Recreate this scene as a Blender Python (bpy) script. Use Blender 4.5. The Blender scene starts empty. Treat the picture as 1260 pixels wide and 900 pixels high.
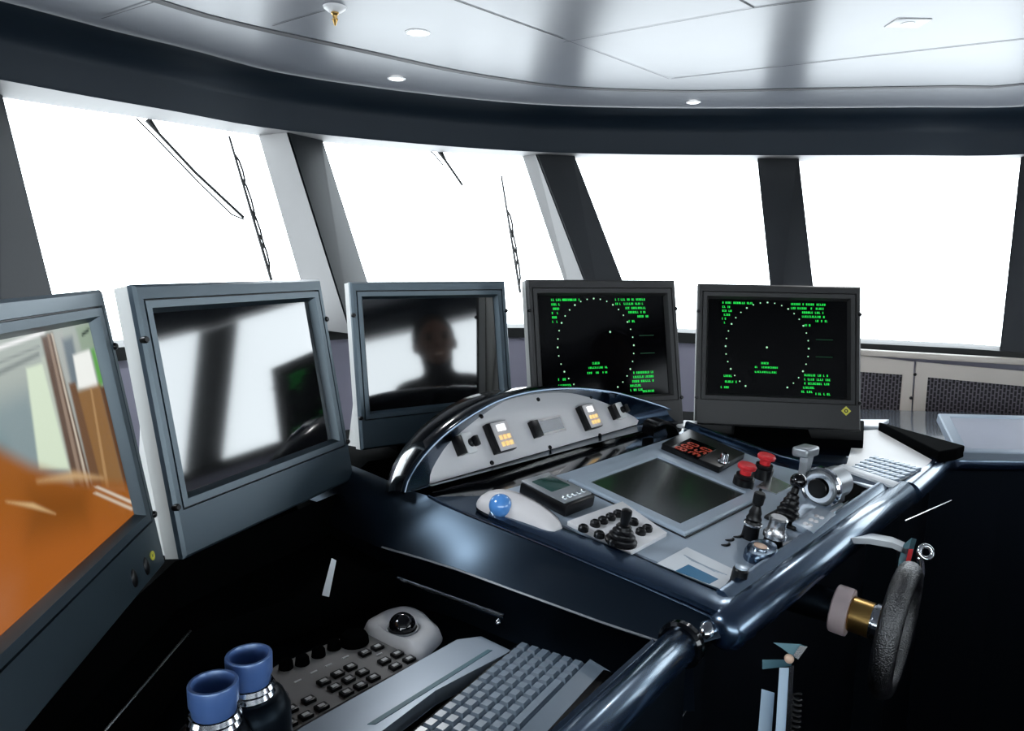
import bpy, bmesh, math, random
from math import sin, cos, pi, radians, atan2, sqrt
from mathutils import Vector, Matrix
random.seed(7)
scene = bpy.context.scene
COL = scene.collection
CAMZ = 1.5
F, PITCH, ROLL = 920.0, radians(8), radians(.9)

# ---------------------------------------------------------------- camera
_fwd = Vector((0, cos(PITCH), -sin(PITCH))); _r = Vector((1, 0, 0)); _u = _r.cross(_fwd)
RIGHT = _r*cos(ROLL)+_u*sin(ROLL); UP = -_r*sin(ROLL)+_u*cos(ROLL)
CAM = Vector((0, 0, CAMZ))
cd = bpy.data.cameras.new('camera'); cam = bpy.data.objects.new('camera', cd); COL.objects.link(cam)
cd.sensor_fit = 'HORIZONTAL'; cd.sensor_width = 36; cd.lens = 36*F/1260; cd.clip_start = .01; cd.clip_end = 200
cam.matrix_world = Matrix(((RIGHT.x, UP.x, -_fwd.x, 0), (RIGHT.y, UP.y, -_fwd.y, 0), (RIGHT.z, UP.z, -_fwd.z, CAMZ), (0, 0, 0, 1)))
scene.camera = cam

def ray(px, py): return (RIGHT*((px-630)/F) - UP*((py-450)/F) + _fwd)
def hz(px, py, z):                      # survey: point of the photo on the level z (relative to eye level)
    r = ray(px, py); return CAM + r*(z/r.z)
def onpl(px, py, p0, n):
    r = ray(px, py); return CAM + r*((p0-CAM).dot(n)/r.dot(n))
def atd(px, py, d): return CAM + ray(px, py)*d
def Z(z): return CAMZ+z

# ---------------------------------------------------------------- materials
def mat(name, base, rough=.5, metal=0, ior=1.5, coat=0, emit=None, estr=1, bump=0, bscale=200, vary=.06, vscale=6, tint=None, spec=.5):
    m = bpy.data.materials.new(name); m.use_nodes = True
    nt = m.node_tree; b = nt.nodes['Principled BSDF']
    b.inputs['Roughness'].default_value = rough; b.inputs['Metallic'].default_value = metal
    b.inputs['IOR'].default_value = ior; b.inputs['Coat Weight'].default_value = coat
    b.inputs['Coat Roughness'].default_value = .06; b.inputs['Specular IOR Level'].default_value = spec
    if tint: b.inputs['Specular Tint'].default_value = (*tint, 1)
    tc = nt.nodes.new('ShaderNodeTexCoord'); no = nt.nodes.new('ShaderNodeTexNoise'); no.inputs['Scale'].default_value = vscale
    nt.links.new(tc.outputs['Object'], no.inputs['Vector'])
    mx = nt.nodes.new('ShaderNodeMix'); mx.data_type = 'RGBA'
    mx.inputs[6].default_value = (*[c*(1-vary) for c in base], 1); mx.inputs[7].default_value = (*[min(1, c*(1+vary)) for c in base], 1)
    nt.links.new(no.outputs['Fac'], mx.inputs[0]); nt.links.new(mx.outputs[2], b.inputs['Base Color'])
    if emit:
        b.inputs['Emission Color'].default_value = (*emit, 1); b.inputs['Emission Strength'].default_value = estr
    if bump:
        n2 = nt.nodes.new('ShaderNodeTexNoise'); n2.inputs['Scale'].default_value = bscale
        bp = nt.nodes.new('ShaderNodeBump'); bp.inputs['Strength'].default_value = bump; bp.inputs['Distance'].default_value = .002
        nt.links.new(tc.outputs['Object'], n2.inputs['Vector']); nt.links.new(n2.outputs['Fac'], bp.inputs['Height']); nt.links.new(bp.outputs['Normal'], b.inputs['Normal'])
    return m
M = {}
M['ceil'] = mat('ceiling paint', (.19, .198, .22), .29, ior=1.42)
M['seam'] = mat('seam', (.02, .02, .025), .6)
M['soffit'] = mat('soffit lacquer', (.012, .021, .032), .45, ior=1.4)  # darkened to put the backlit shade into the face colour
M['reveal'] = mat('pale reveal', (.26, .255, .255), .55)  # lightened to put window light into the reveal colour
M['pillard'] = mat('dark pillar lacquer', (.010, .013, .016), .5, spec=.2)  # deeper painted shade for the room side of one pillar
M['pillar'] = mat('pillar lacquer', (.05, .053, .058), .5)  # darkened to paint in the shade on room-facing sides
M['wall'] = mat('wall', (.42, .41, .50), .6)
M['aft'] = mat('aft wall', (.10, .10, .11), .7)
M['floor'] = mat('dark carpet', (.012, .013, .015), .95, bump=.5, bscale=600)
M['sill'] = mat('sill rubber', (.01, .012, .012), .5)
M['beige'] = mat('beige panel', (.62, .57, .52), .45)
M['frame'] = mat('monitor grey', (.035, .052, .066), .36, ior=2.1, bump=.03, bscale=900, tint=(.8, .92, 1))
M['framed'] = mat('monitor charcoal', (.045, .044, .044), .42)
M['case'] = mat('pale monitor case', (.62, .62, .60), .45)
M['lcd'] = mat('dark display glass', (.004, .004, .005), .06, ior=2.4)
M['lcd2'] = mat('radar display glass', (.002, .002, .003), .08, ior=1.35, spec=.25)
M['black'] = mat('black plastic', (.006, .006, .007), .35)
M['mblack'] = mat('matt black', (.0025, .003, .0035), .8, spec=.02)
M['blackg'] = mat('gloss black', (.004, .005, .007), .12, coat=.5)
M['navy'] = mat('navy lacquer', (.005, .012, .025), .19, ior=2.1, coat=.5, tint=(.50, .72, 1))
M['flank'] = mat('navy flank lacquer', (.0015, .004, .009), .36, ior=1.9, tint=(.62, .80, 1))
M['navyd'] = mat('dark navy body', (.0018, .003, .005), .38, spec=.28, tint=(.6, .8, 1))
M['rail'] = mat('rail lacquer', (.006, .015, .036), .25, ior=2.7, coat=.3, tint=(.62, .80, 1))
M['deck'] = mat('instrument panel grey', (.40, .46, .53), .32, ior=1.7, tint=(.8, .9, 1))
M['dash'] = mat('light grey panel', (.80, .79, .80), .45)
M['silver'] = mat('silver', (.62, .62, .63), .25, metal=.9)
M['chrome'] = mat('chrome', (.75, .77, .8), .12, metal=1)
M['alu'] = mat('grey alloy', (.40, .42, .44), .35, metal=.5)
M['ltgrey'] = mat('light grey plastic', (.72, .69, .69), .35)
M['violet'] = mat('dusky side pad', (.22, .20, .23), .4)
M['grey'] = mat('keypad grey', (.33, .32, .31), .45)
M['white'] = mat('white plastic', (.85, .85, .85), .4)
M['paper'] = mat('paper', (.80, .83, .86), .4)
M['bluep'] = mat('blue print', (.04, .20, .36), .35)
M['red'] = mat('red cap', (.75, .05, .06), .35)
M['pink'] = mat('pink collar', (.70, .58, .58), .45)
M['brass'] = mat('brass', (.55, .36, .14), .3, metal=.9)
M['copper'] = mat('tan button', (.70, .50, .38), .4)
M['leather'] = mat('black leather', (.010, .010, .012), .30, ior=2.2, bump=1.0, bscale=420)
M['ballblue'] = mat('blue ball', (.12, .33, .72), .15, coat=1)
M['ballblk'] = mat('black ball', (.006, .006, .008), .06, coat=1)
M['lcdgreen'] = mat('green lcd', (.04, .09, .08), .2)
M['amber'] = mat('amber key', (.95, .70, .35), .4, emit=(1, .66, .25), estr=.45)
M['lcdw'] = mat('lit lcd', (.9, .9, .9), .4, emit=(1, 1, 1), estr=.7)
M['green'] = mat('radar green', (0, .1, .02), .4, emit=(.02, .75, .10), estr=.85)
M['greenp'] = mat('radar pale green', (.2, .3, .2), .4, emit=(.45, .8, .5), estr=.7)
M['greend'] = mat('radar dim green', (0, .05, .02), .4, emit=(.01, .12, .04), estr=.3)
M['redd'] = mat('red digits', (.2, .02, .01), .4, emit=(.7, .10, .04), estr=.18)
M['yellow'] = mat('yellow badge', (.75, .70, .12), .4)
M['lamp'] = mat('downlight lens', (.9, .9, .9), .4, emit=(1, 1, 1), estr=3)
M['lampoff'] = mat('dim downlight', (.55, .57, .58), .3)
M['eye'] = mat('blue rubber', (.10, .18, .40), .30, ior=2.0, tint=(.75, .88, 1))
M['lens'] = mat('lens glass', (.004, .005, .01), .05, coat=1)
M['cloth'] = mat('dark cloth', (.02, .02, .022), .9)
M['skin'] = mat('skin', (.20, .12, .09), .6)
M['hair'] = mat('hair', (.05, .045, .04), .7)
M['key'] = mat('keycap', (.30, .36, .42), .25, ior=2.0)
M['keyw'] = mat('white key mark', (.75, .75, .75), .5)
M['chart'] = mat('chart display glass', (.030, .036, .032), .16, ior=2.2)
M['slab2'] = mat('light blue grey plastic', (.50, .62, .74), .35)
M['board'] = mat('pale chart surface', (.55, .58, .66), .18)
M['lav'] = mat('lavender wall', (.55, .53, .62), .6)
M['wiper'] = mat('wiper black', (.01, .01, .01), .5)
M['teal'] = mat('teal grey', (.14, .26, .30), .35)
M['slab'] = mat('blue grey alloy', (.46, .53, .61), .30, metal=.3)

def glass_mat():
    m = bpy.data.materials.new('window glass'); m.use_nodes = True; nt = m.node_tree; nt.nodes.clear()
    o = nt.nodes.new('ShaderNodeOutputMaterial'); t = nt.nodes.new('ShaderNodeBsdfTransparent'); g = nt.nodes.new('ShaderNodeBsdfGlossy')
    g.inputs['Roughness'].default_value = .02; t.inputs['Color'].default_value = (.97, .98, .98, 1)
    f = nt.nodes.new('ShaderNodeFresnel'); f.inputs['IOR'].default_value = 1.3; mx = nt.nodes.new('ShaderNodeMixShader')
    nt.links.new(f.outputs[0], mx.inputs[0]); nt.links.new(t.outputs[0], mx.inputs[1]); nt.links.new(g.outputs[0], mx.inputs[2]); nt.links.new(mx.outputs[0], o.inputs[0])
    return m
M['glass'] = glass_mat()
def grille_mat():
    m = bpy.data.materials.new('woven grille'); m.use_nodes = True; nt = m.node_tree; b = nt.nodes['Principled BSDF']
    tc = nt.nodes.new('ShaderNodeTexCoord'); br = nt.nodes.new('ShaderNodeTexBrick')
    br.inputs['Scale'].default_value = 1; br.inputs['Brick Width'].default_value = .022; br.inputs['Row Height'].default_value = .012
    br.inputs['Mortar Size'].default_value = .0026; br.inputs['Mortar Smooth'].default_value = .3; br.offset = .5
    br.inputs['Color1'].default_value = (.012, .01, .014, 1); br.inputs['Color2'].default_value = (.02, .017, .022, 1); br.inputs['Mortar'].default_value = (.15, .135, .155, 1)
    nt.links.new(tc.outputs['UV'], br.inputs['Vector']); nt.links.new(br.outputs['Color'], b.inputs['Base Color']); b.inputs['Roughness'].default_value = .5
    return m
M['grille'] = grille_mat()

# ---------------------------------------------------------------- mesh helpers
def frame(o, x, y, z):
    return Matrix(((x.x, y.x, z.x, o.x), (x.y, y.y, z.y, o.y), (x.z, y.z, z.z, o.z), (0, 0, 0, 1)))
def T(x, y, z): return Matrix.Translation((x, y, z))
def RX(a): return Matrix.Rotation(a, 4, 'X')
def RY(a): return Matrix.Rotation(a, 4, 'Y')
def RZ(a): return Matrix.Rotation(a, 4, 'Z')
I4 = Matrix.Identity(4)
def NB(): return bmesh.new()
def add_box(bm, m, sx, sy, sz, bev=0, seg=2):
    r = bmesh.ops.create_cube(bm, size=1, matrix=m @ Matrix.Diagonal((sx, sy, sz, 1)))
    if bev:
        es = {e for v in r['verts'] for e in v.link_edges}
        bmesh.ops.bevel(bm, geom=list(es), offset=bev, segments=seg, affect='EDGES', profile=.5)
    return bm
def add_loft(bm, rings, closed=True, cap0=True, cap1=True):
    vs = [[bm.verts.new(p) for p in r] for r in rings]
    n = len(rings[0])
    for a, b in zip(vs, vs[1:]):
        for i in range(n if closed else n-1):
            j = (i+1) % n
            try: bm.faces.new((a[i], a[j], b[j], b[i]))
            except ValueError: pass
    if closed and cap0: bm.faces.new(vs[0][::-1])
    if closed and cap1: bm.faces.new(vs[-1])
    return bm
def add_lathe(bm, m, prof, n=24, cap0=True, cap1=True):
    rings = [[m @ Vector((r*cos(2*pi*i/n), r*sin(2*pi*i/n), z)) for i in range(n)] for r, z in prof]
    return add_loft(bm, rings, True, cap0, cap1)
def add_cyl(bm, m, r, h, n=20, bev=0, r1=None):
    r1 = r if r1 is None else r1
    if bev: return add_lathe(bm, m, [(r, 0), (r1, h-bev), (r1-bev*.35, h-bev*.3), (r1-bev, h)], n)
    return add_lathe(bm, m, [(r, 0), (r1, h)], n)
def add_sphere(bm, m, r, sx=1, sy=1, sz=1, n=20):
    bmesh.ops.create_uvsphere(bm, u_segments=n, v_segments=max(8, n//2), radius=r, matrix=m @ Matrix.Diagonal((sx, sy, sz, 1))); return bm
def add_tube(bm, pts, r, n=10, closed=False):
    pts = [Vector(p) for p in pts]; k = len(pts); rs = r if isinstance(r, (list, tuple)) else [r]*k
    rings = []; prev = None
    for i, p in enumerate(pts):
        if closed: d = pts[(i+1) % k]-pts[i-1]
        else: d = pts[min(i+1, k-1)]-pts[max(i-1, 0)]
        d.normalize()
        if prev is None:
            a = Vector((0, 0, 1)) if abs(d.z) < .9 else Vector((1, 0, 0)); x = d.cross(a).normalized()
        else: x = (prev-d*prev.dot(d)).normalized()
        prev = x; y = d.cross(x)
        rings.append([p+x*(rs[i]*cos(2*pi*j/n))+y*(rs[i]*sin(2*pi*j/n)) for j in range(n)])
    if closed: rings.append(rings[0]); return add_loft(bm, rings, True, False, False)
    return add_loft(bm, rings)
def add_prism(bm, pts, d, bev=0, seg=2):
    pts = [Vector(p) for p in pts]; d = Vector(d)
    a = [bm.verts.new(p) for p in pts]; b = [bm.verts.new(p+d) for p in pts]; n = len(pts)
    fs = [bm.faces.new(a[::-1]), bm.faces.new(b)]
    for i in range(n): fs.append(bm.faces.new((a[i], a[(i+1) % n], b[(i+1) % n], b[i])))
    if bev:
        es = {e for f in fs for e in f.edges}
        bmesh.ops.bevel(bm, geom=list(es), offset=bev, segments=seg, affect='EDGES', profile=.5)
    return bm
def add_quad(bm, pts, mi=0):
    f = bm.faces.new([bm.verts.new(Vector(p)) for p in pts]); f.material_index = mi; return bm
def spline(pts, k=8, closed=False):
    P = [Vector(p) for p in pts]; n = len(P); out = []
    for i in range(n if closed else n-1):
        if closed: p0, p1, p2, p3 = P[i-1], P[i], P[(i+1) % n], P[(i+2) % n]
        else: p0, p1, p2, p3 = P[max(i-1, 0)], P[i], P[i+1], P[min(i+2, n-1)]
        for j in range(k):
            t = j/k
            out.append(.5*((2*p1)+(p2-p0)*t+(2*p0-5*p1+4*p2-p3)*t*t+(3*p1-p0-3*p2+p3)*t*t*t))
    if not closed: out.append(P[-1])
    return out
def resample(pts, n):
    P = [Vector(p) for p in pts]; L = [0]
    for a, b in zip(P, P[1:]): L.append(L[-1]+(b-a).length)
    out = []; k = 0
    for i in range(n):
        s = L[-1]*i/(n-1)
        while k < len(P)-2 and L[k+1] < s: k += 1
        t = 0 if L[k+1] == L[k] else (s-L[k])/(L[k+1]-L[k]); out.append(P[k].lerp(P[k+1], min(1, t)))
    return out

WM = {}
def thing(name, label, cat, m=I4, group=None, kind=None):
    o = bpy.data.objects.new(name, None); COL.objects.link(o); o.matrix_world = m; o.empty_display_size = .05
    WM[o.name] = m.copy(); tag(o, label, cat, group, kind); return o
def tag(o, label=None, cat=None, group=None, kind=None):
    if label: o['label'] = label
    if cat: o['category'] = cat
    if group: o['group'] = group
    if kind: o['kind'] = kind
    return o
def obj(name, bm, m, parent=None, world=False, smooth=35, label=None, fixn=True):
    if world and parent is not None: bm.transform(WM[parent.name].inverted())
    if fixn: bmesh.ops.recalc_face_normals(bm, faces=bm.faces)
    me = bpy.data.meshes.new(name); bm.to_mesh(me); bm.free()
    ms = m if isinstance(m, (list, tuple)) else [m]
    for k in ms: me.materials.append(M[k])
    if smooth:
        for p in me.polygons: p.use_smooth = True
        me.set_sharp_from_angle(angle=radians(smooth))
    o = bpy.data.objects.new(name, me); COL.objects.link(o)
    if parent is not None:
        o.parent = parent; WM[o.name] = WM[parent.name]
    else: WM[o.name] = I4
    if label: o['label'] = label
    return o
def inst(src, name, parent, m):            # a further copy of a part, sharing its mesh
    o = src.copy(); o.name = name; COL.objects.link(o); o.parent = parent; o.matrix_basis = m; WM[o.name] = WM[parent.name] @ m; return o
def struct(name, bm, m, **k): return tag(obj(name, bm, m, **k), kind='structure')

# ---------------------------------------------------------------- frames of the helm console
BV = Vector((.669, .743, 0)).normalized(); AH = Vector((-BV.y, BV.x, 0)); TL = radians(9.8)
AV = AH*cos(TL)+Vector((0, 0, sin(TL))); DN = BV.cross(AV)
DO = hz(697, 582, -.40)
def dk(px, py, h=0): return onpl(px, py, DO+DN*h, DN)
def dkM(px, py, h=0, rot=0): return frame(dk(px, py, h), BV, AV, DN) @ RZ(rot)
def DP(u, v, h=0): return DO+BV*u-AV*v+DN*h        # u across, v aft
def ST(s, t, z): return BV*s-AH*t+Vector((0, 0, Z(z)))
UPV = Vector((0, 0, 1))

# ================================================================ ROOM
zt, zs, zc = .52, -.31, .71
def xy(p, z): return Vector((p[0], p[1], Z(z)))
S_in = [hz(px, py, zt) for px, py in [(0, 98), (100, 117), (215, 137), (325, 157), (480, 174), (640, 186), (780, 190), (925, 191), (1100, 191), (1259, 190)]]
S_pts = [xy((-2.6, -2.5), zt), xy((-2.6, .2), zt), xy((-2.2, 1.4), zt)]+S_in+[xy((2.85, 2.95), zt), xy((3.2, 1.9), zt), xy((3.25, -2.5), zt)]
SC = S_pts[:1]+spline(S_pts[1:-1], 6)+S_pts[-1:]
Gt_in = [hz(px, py, zt) for px, py in [(3, 120), (160, 143), (317, 167), (397, 175), (520, 186), (640, 193), (707, 195), (820, 198), (932, 199), (983, 199), (1120, 198), (1256, 195)]]
Gt_pts = [xy((-2.85, -2.5), zt), xy((-2.85, .2), zt), xy((-2.42, 1.6), zt)]+Gt_in+[xy((3.05, 3.0), zt), xy((3.42, 1.9), zt), xy((3.45, -2.5), zt)]
Gb_in = [hz(px, py, zs) for px, py in [(81, 430), (386, 405), (470, 402), (640, 402), (712, 402), (789, 405), (843, 408), (954, 413), (1008, 418), (1130, 424), (1230, 430)]]
Gb_pts = [xy((-2.5, -2.5), zs), xy((-2.5, .2), zs), xy((-2.08, 1.4), zs)]+Gb_in+[xy((2.38, 2.3), zs), xy((2.72, 1.6), zs), xy((2.75, -2.5), zs)]
# floor
bm = NB(); add_prism(bm, [(-3.2, -2.6, -.05), (3.8, -2.6, -.05), (3.8, 4.4, -.05), (-3.2, 4.4, -.05)], (0, 0, .05)); struct('floor', bm, 'floor', smooth=0)
# soffit: underside, face and cove as one trim
bm = NB(); n = len(SC); GtR = resample(Gt_pts[:1]+spline(Gt_pts[1:-1], 6)+Gt_pts[-1:], 140); SCR = resample(SC, 140)
def inward(P, i):
    a = P[max(i-1, 0)]; b = P[min(i+1, len(P)-1)]; d = (b-a); d.z = 0; d.normalize(); return Vector((d.y, -d.x, 0))
def nearest(P, q): return min(P, key=lambda p: (p-q).length)
rows = []
GtD = resample(GtR, 900)
outs = [nearest(GtD, p) for p in SCR]
rows.append(outs)
rows.append(SCR)
rows.append([p+Vector((0, 0, .012))+inward(SCR, i)*.004 for i, p in enumerate(SCR)])
rows.append([p+Vector((0, 0, .10)) for p in SCR])
for a in (18, 36, 54, 72, 90):
    rows.append([p+Vector((0, 0, .10+.088*sin(radians(a))))+inward(SCR, i)*(.15*(1-cos(radians(a)))) for i, p in enumerate(SCR)])
add_loft(bm, rows, closed=False); bm.faces.ensure_lookup_table()
for f_ in list(bm.faces)[:139]: f_.material_index = 1  # underside painted as lit, face and cove as shaded
struct('trim_1', bm, ['soffit', 'reveal'], smooth=50)
# ceiling perimeter band + main panel with seam grooves
gap_in = [hz(px, py, zc) for px, py in [(197, 0), (300, 29), (450, 62), (550, 84), (620, 96), (700, 106), (840, 111), (1000, 108), (1170, 105), (1260, 102)]]
gap = spline([xy((-2.1, -.2), zc), xy((-1.45, 1.5), zc)]+gap_in+[xy((2.5, 2.4), zc), xy((2.75, 1.2), zc), xy((2.75, -1), zc)], 6)
gapR = resample(gap, 140)
bm = NB()
add_loft(bm, [[p+inward(SCR, i)*.14+Vector((0, 0, .188)) for i, p in enumerate(SCR)], [nearest(gapR, p+inward(SCR, i)*.45)-inward(SCR, i)*.012+Vector((0, 0, 0)) for i, p in enumerate(SCR)]], closed=False)
for v in bm.verts: v.co.z = Z(zc)
# main panel as fan-free ngon
main = [p for p in gapR]
poly = [Vector((p.x, p.y, Z(zc)-.004)) for p in main]+[Vector((2.75, -2.5, Z(zc)-.004)), Vector((-2.1, -2.5, Z(zc)-.004))]
f = bm.faces.new([bm.verts.new(p) for p in poly]); f.material_index = 0
def seam(p, q, w=.005):
    a = hz(*p, zc-.0055); b = hz(*q, zc-.0055); d = (b-a).normalized(); s = Vector((-d.y, d.x, 0))*w/2
    add_quad(bm, [a-s, b-s, b+s, a+s], 1)
for p, q in [((125, 23), (197, 0)), ((559, 0), (693, 48)), ((910, 0), (928, 10)), ((928, 10), (1008, -1)), ((826, 97), (1262, 48))]: seam(p, q)
seam((693, 48), (823, 97), .002); seam((335, 32), (400, 13), .003); seam((693, 52), (928, 10), .0025)
for k in range(len(gapR)-1):        # dark shadow gap
    a, b = gapR[k], gapR[k+1]; w0, w1 = inward(gapR, k)*.018, inward(gapR, k+1)*.018; z_ = Z(zc)-.0058
    add_quad(bm, [Vector((p.x+w.x, p.y+w.y, z_)) for p, w in ((a, w0), (b, w1), (b, -w1), (a, -w0))], 1)
struct('ceiling', bm, ['ceil', 'seam'], smooth=0)
bm = NB(); add_prism(bm, [Vector((p.x, p.y, Z(zc)+.03)) for p in resample(GtR, 60)], (0, 0, .08)); struct('trim_2', bm, 'aft', smooth=0)

# walls below the sill, and sill band
GbR = resample(Gb_pts[:1]+spline(Gb_pts[1:-1], 6)+Gb_pts[-1:], 140)
bm = NB(); add_loft(bm, [[p+inward(GbR, i)*.05+Vector((0, 0, -.02)) for i, p in enumerate(GbR)], [Vector(((p+inward(GbR, i)*.05).x, (p+inward(GbR, i)*.05).y, 0)) for i, p in enumerate(GbR)]], closed=False); struct('wall_forward', bm, 'wall')
bm = NB(); rows = []
for off, dz in [(-.10, .004), (.075, .0), (.08, -.045), (.03, -.047)]: rows.append([p+inward(GbR, i)*off+Vector((0, 0, dz)) for i, p in enumerate(GbR)])
add_loft(bm, rows, closed=False); struct('trim_3', bm, 'sill', smooth=20)

# aft and side walls
bm = NB(); add_box(bm, T(.3, -2.56, .5), 7.4, .1, 1.0); add_box(bm, T(.3, -2.56, 2.12), 7.4, .1, .26); add_box(bm, T(-2.6, -2.56, 1.5), 1.6, .1, 1.0); add_box(bm, T(3.4, -2.56, 1.5), 1.2, .1, 1.0); struct('wall_aft', bm, 'aft', smooth=0)
def wallquad(bm, t0, t1, b0, b1):
    t0, t1, b0, b1 = [Vector((*p, 0)) for p in (t0, t1, b0, b1)]
    for p in (t0, t1): p.z = Z(zt)
    for p in (b0, b1): p.z = Z(zs)
    add_quad(bm, [b0, b1, t1, t0])
bm = NB()
wallquad(bm, (3.40, 1.95), (3.42, .9), (2.73, 1.6), (2.74, .9)); wallquad(bm, (3.43, -1.8), (3.45, -2.5), (2.74, -1.8), (2.75, -2.5))
struct('wall_starboard', bm, 'lav', smooth=0)
bm = NB(); wallquad(bm, (-2.85, -.3), (-2.85, .2), (-2.5, -.3), (-2.5, .2)); wallquad(bm, (-2.85, .2), (-2.5, 1.4), (-2.5, .2), (-2.12, 1.3)); struct('wall_port', bm, 'aft', smooth=0)

# pillars between the windows (section at the head, section at the sill)
def pillar(k, A, B, C, D, A2, B2, C2, D2):
    bm = NB(); lo = [a+(b-a)*1.0 for a, b in zip((A, B, C, D), (A2, B2, C2, D2))]; hi = [b+(a-b)*1.02 for a, b in zip((A, B, C, D), (A2, B2, C2, D2))]
    add_loft(bm, [lo, hi])
    for f_ in bm.faces:
        cs = [v.co for v in f_.verts]; f_.material_index = 0 if all(min((c-q).length for c in cs) < 1e-5 for q in (lo[1], lo[2], hi[1], hi[2])) else 1  # room side painted as shaded, other faces as lit
    bmesh.ops.recalc_face_normals(bm, faces=bm.faces); bmesh.ops.bevel(bm, geom=[e for e in bm.edges if abs((e.verts[0].co-e.verts[1].co).z) > .3], offset=.006, segments=2, affect='EDGES')
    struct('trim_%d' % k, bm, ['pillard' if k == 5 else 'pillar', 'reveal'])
def outw(p, d=.14): q = Vector((p.x, p.y, 0)).normalized(); return p+q*d
t, s = (lambda px, py: hz(px, py, zt)), (lambda px, py: hz(px, py, zs))
pillar(4, t(-96, 98), t(-90, 95), t(3, 117), outw(t(3, 118), .12), s(-6, 447), s(0, 445), s(81, 431), outw(s(81, 431), .12))
pillar(5, t(317, 167), t(354, 163), t(397, 173), t(397, 176), s(386, 405), s(432, 411), s(470, 403.5), s(470, 402))
pillar(6, t(642, 193), t(660, 190), t(707, 192), t(707, 195), s(712, 402), s(743, 407), s(789, 406), s(789, 404.5))
pillar(7, outw(t(932, 195)), t(932, 195), t(983, 195), outw(t(983, 195)), outw(s(954, 415)), s(954, 415), s(1008, 420), outw(s(1008, 420)))
pillar(8, outw(t(1256, 193)), t(1256, 193), t(1330, 192), outw(t(1330, 192)), outw(s(1230, 432)), s(1230, 432), s(1312, 436), outw(s(1312, 436)))

# window panes
wn = [0]
def window(top, bot, world=True):
    wn[0] += 1; k = 12
    bm = NB(); a = resample(top, k); b = resample(bot, k); add_loft(bm, [b, a], closed=False)
    struct('window_%d' % wn[0], bm, 'glass', fixn=False)
window([t(3, 120), t(160, 143), t(317, 167), t(340, 169)], [s(81, 430), s(386, 405), s(410, 404)])
window([t(390, 175), t(520, 186), t(640, 193), t(665, 194)], [s(462, 402), s(640, 402), s(735, 402)])
window([t(700, 195), t(820, 198), t(932, 199), t(940, 199)], [s(780, 405), s(843, 408), s(960, 413)])
window([t(978, 199), t(1120, 198), t(1262, 195)], [s(1002, 418), s(1130, 424), s(1238, 430)])
X = lambda p: xy(p, zt); Y = lambda p: xy(p, zs)
window([X((2.72, 3.40)), X((3.08, 2.95))], [Y((2.08, 2.65)), Y((2.40, 2.28))])
window([X((3.14, 2.85)), X((3.40, 1.95))], [Y((2.46, 2.20)), Y((2.73, 1.62))])
window([X((3.42, .9)), X((3.43, -1.8))], [Y((2.74, .9)), Y((2.74, -1.8))])
window([X((-2.45, 1.5)), X((-1.93, 2.32))], [Y((-2.08, 1.4)), Y((-1.62, 2.18))])
window([X((-2.85, -2.4)), X((-2.85, -.3))], [Y((-2.5, -2.4)), Y((-2.5, -.3))])  # unseen port window added to let more light in
bm = NB(); add_loft(bm, [[Vector((-1.8, -2.53, 1.0)), Vector((2.8, -2.53, 1.0))], [Vector((-1.8, -2.53, 2.0)), Vector((2.8, -2.53, 2.0))]], closed=False); struct('window_10', bm, 'glass', fixn=False)  # added aft window, put in to brighten surfaces facing aft
bm = NB()
for a, b in ((((3.05, 3.02), (3.17, 2.80)), ((2.37, 2.32), (2.49, 2.16))),):
    wallquad(bm, a[0], a[1], b[0], b[1])
struct('trim_9', bm, 'pillar', smooth=0)

# ceiling downlights and sprinkler
def downlight(px, py, label, r=.045, m='lamp', sq=False):
    p = hz(px, py, zc-.004); o = thing('downlight', label, 'ceiling light', T(*p), 'recessed ceiling lights')
    bm = NB()
    if sq: add_box(bm, T(0, 0, -.001), .10, .08, .003, .001)
    else: add_lathe(bm, I4, [(r, .002), (r, -.001), (r*.85, -.003), (r*.74, -.002), (r*.7, .001)], 28, False, False)
    obj('trim_ring', bm, 'white', o)
    bm = NB(); add_cyl(bm, T(0, 0, -.004 if sq else -.0025), r*(.45 if sq else .72), .002, 24); obj('lens', bm, 'lampoff' if sq else m, o)
downlight(514, 40, 'round white downlight in the main ceiling panel, right of the sprinkler head', .04)
downlight(488, 97, 'small white downlight in the ceiling edge band, nearest the left windows', .036)
downlight(1117, 28, 'square white ceiling light with dim lens at upper right', sq=True)
downlight(853, 126, 'small pale downlight tucked by the dark soffit above the third window', .032)
p = hz(412, 8, zc-.004); o = thing('sprinkler', 'brass fire sprinkler head hanging from a white rose in the ceiling', 'sprinkler', T(*p))
bm = NB(); add_lathe(bm, I4, [(.033, 0), (.031, -.006), (.02, -.014), (.012, -.016)], 24); obj('rose', bm, 'white', o)
bm = NB(); add_lathe(bm, I4, [(.011, -.012), (.011, -.02), (.007, -.024), (.006, -.034), (.008, -.036), (.003, -.05), (.002, -.052)], 16)
add_box(bm, T(0, 0, -.035), .018, .004, .004, .001); obj('nozzle', bm, 'brass', o)

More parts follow.
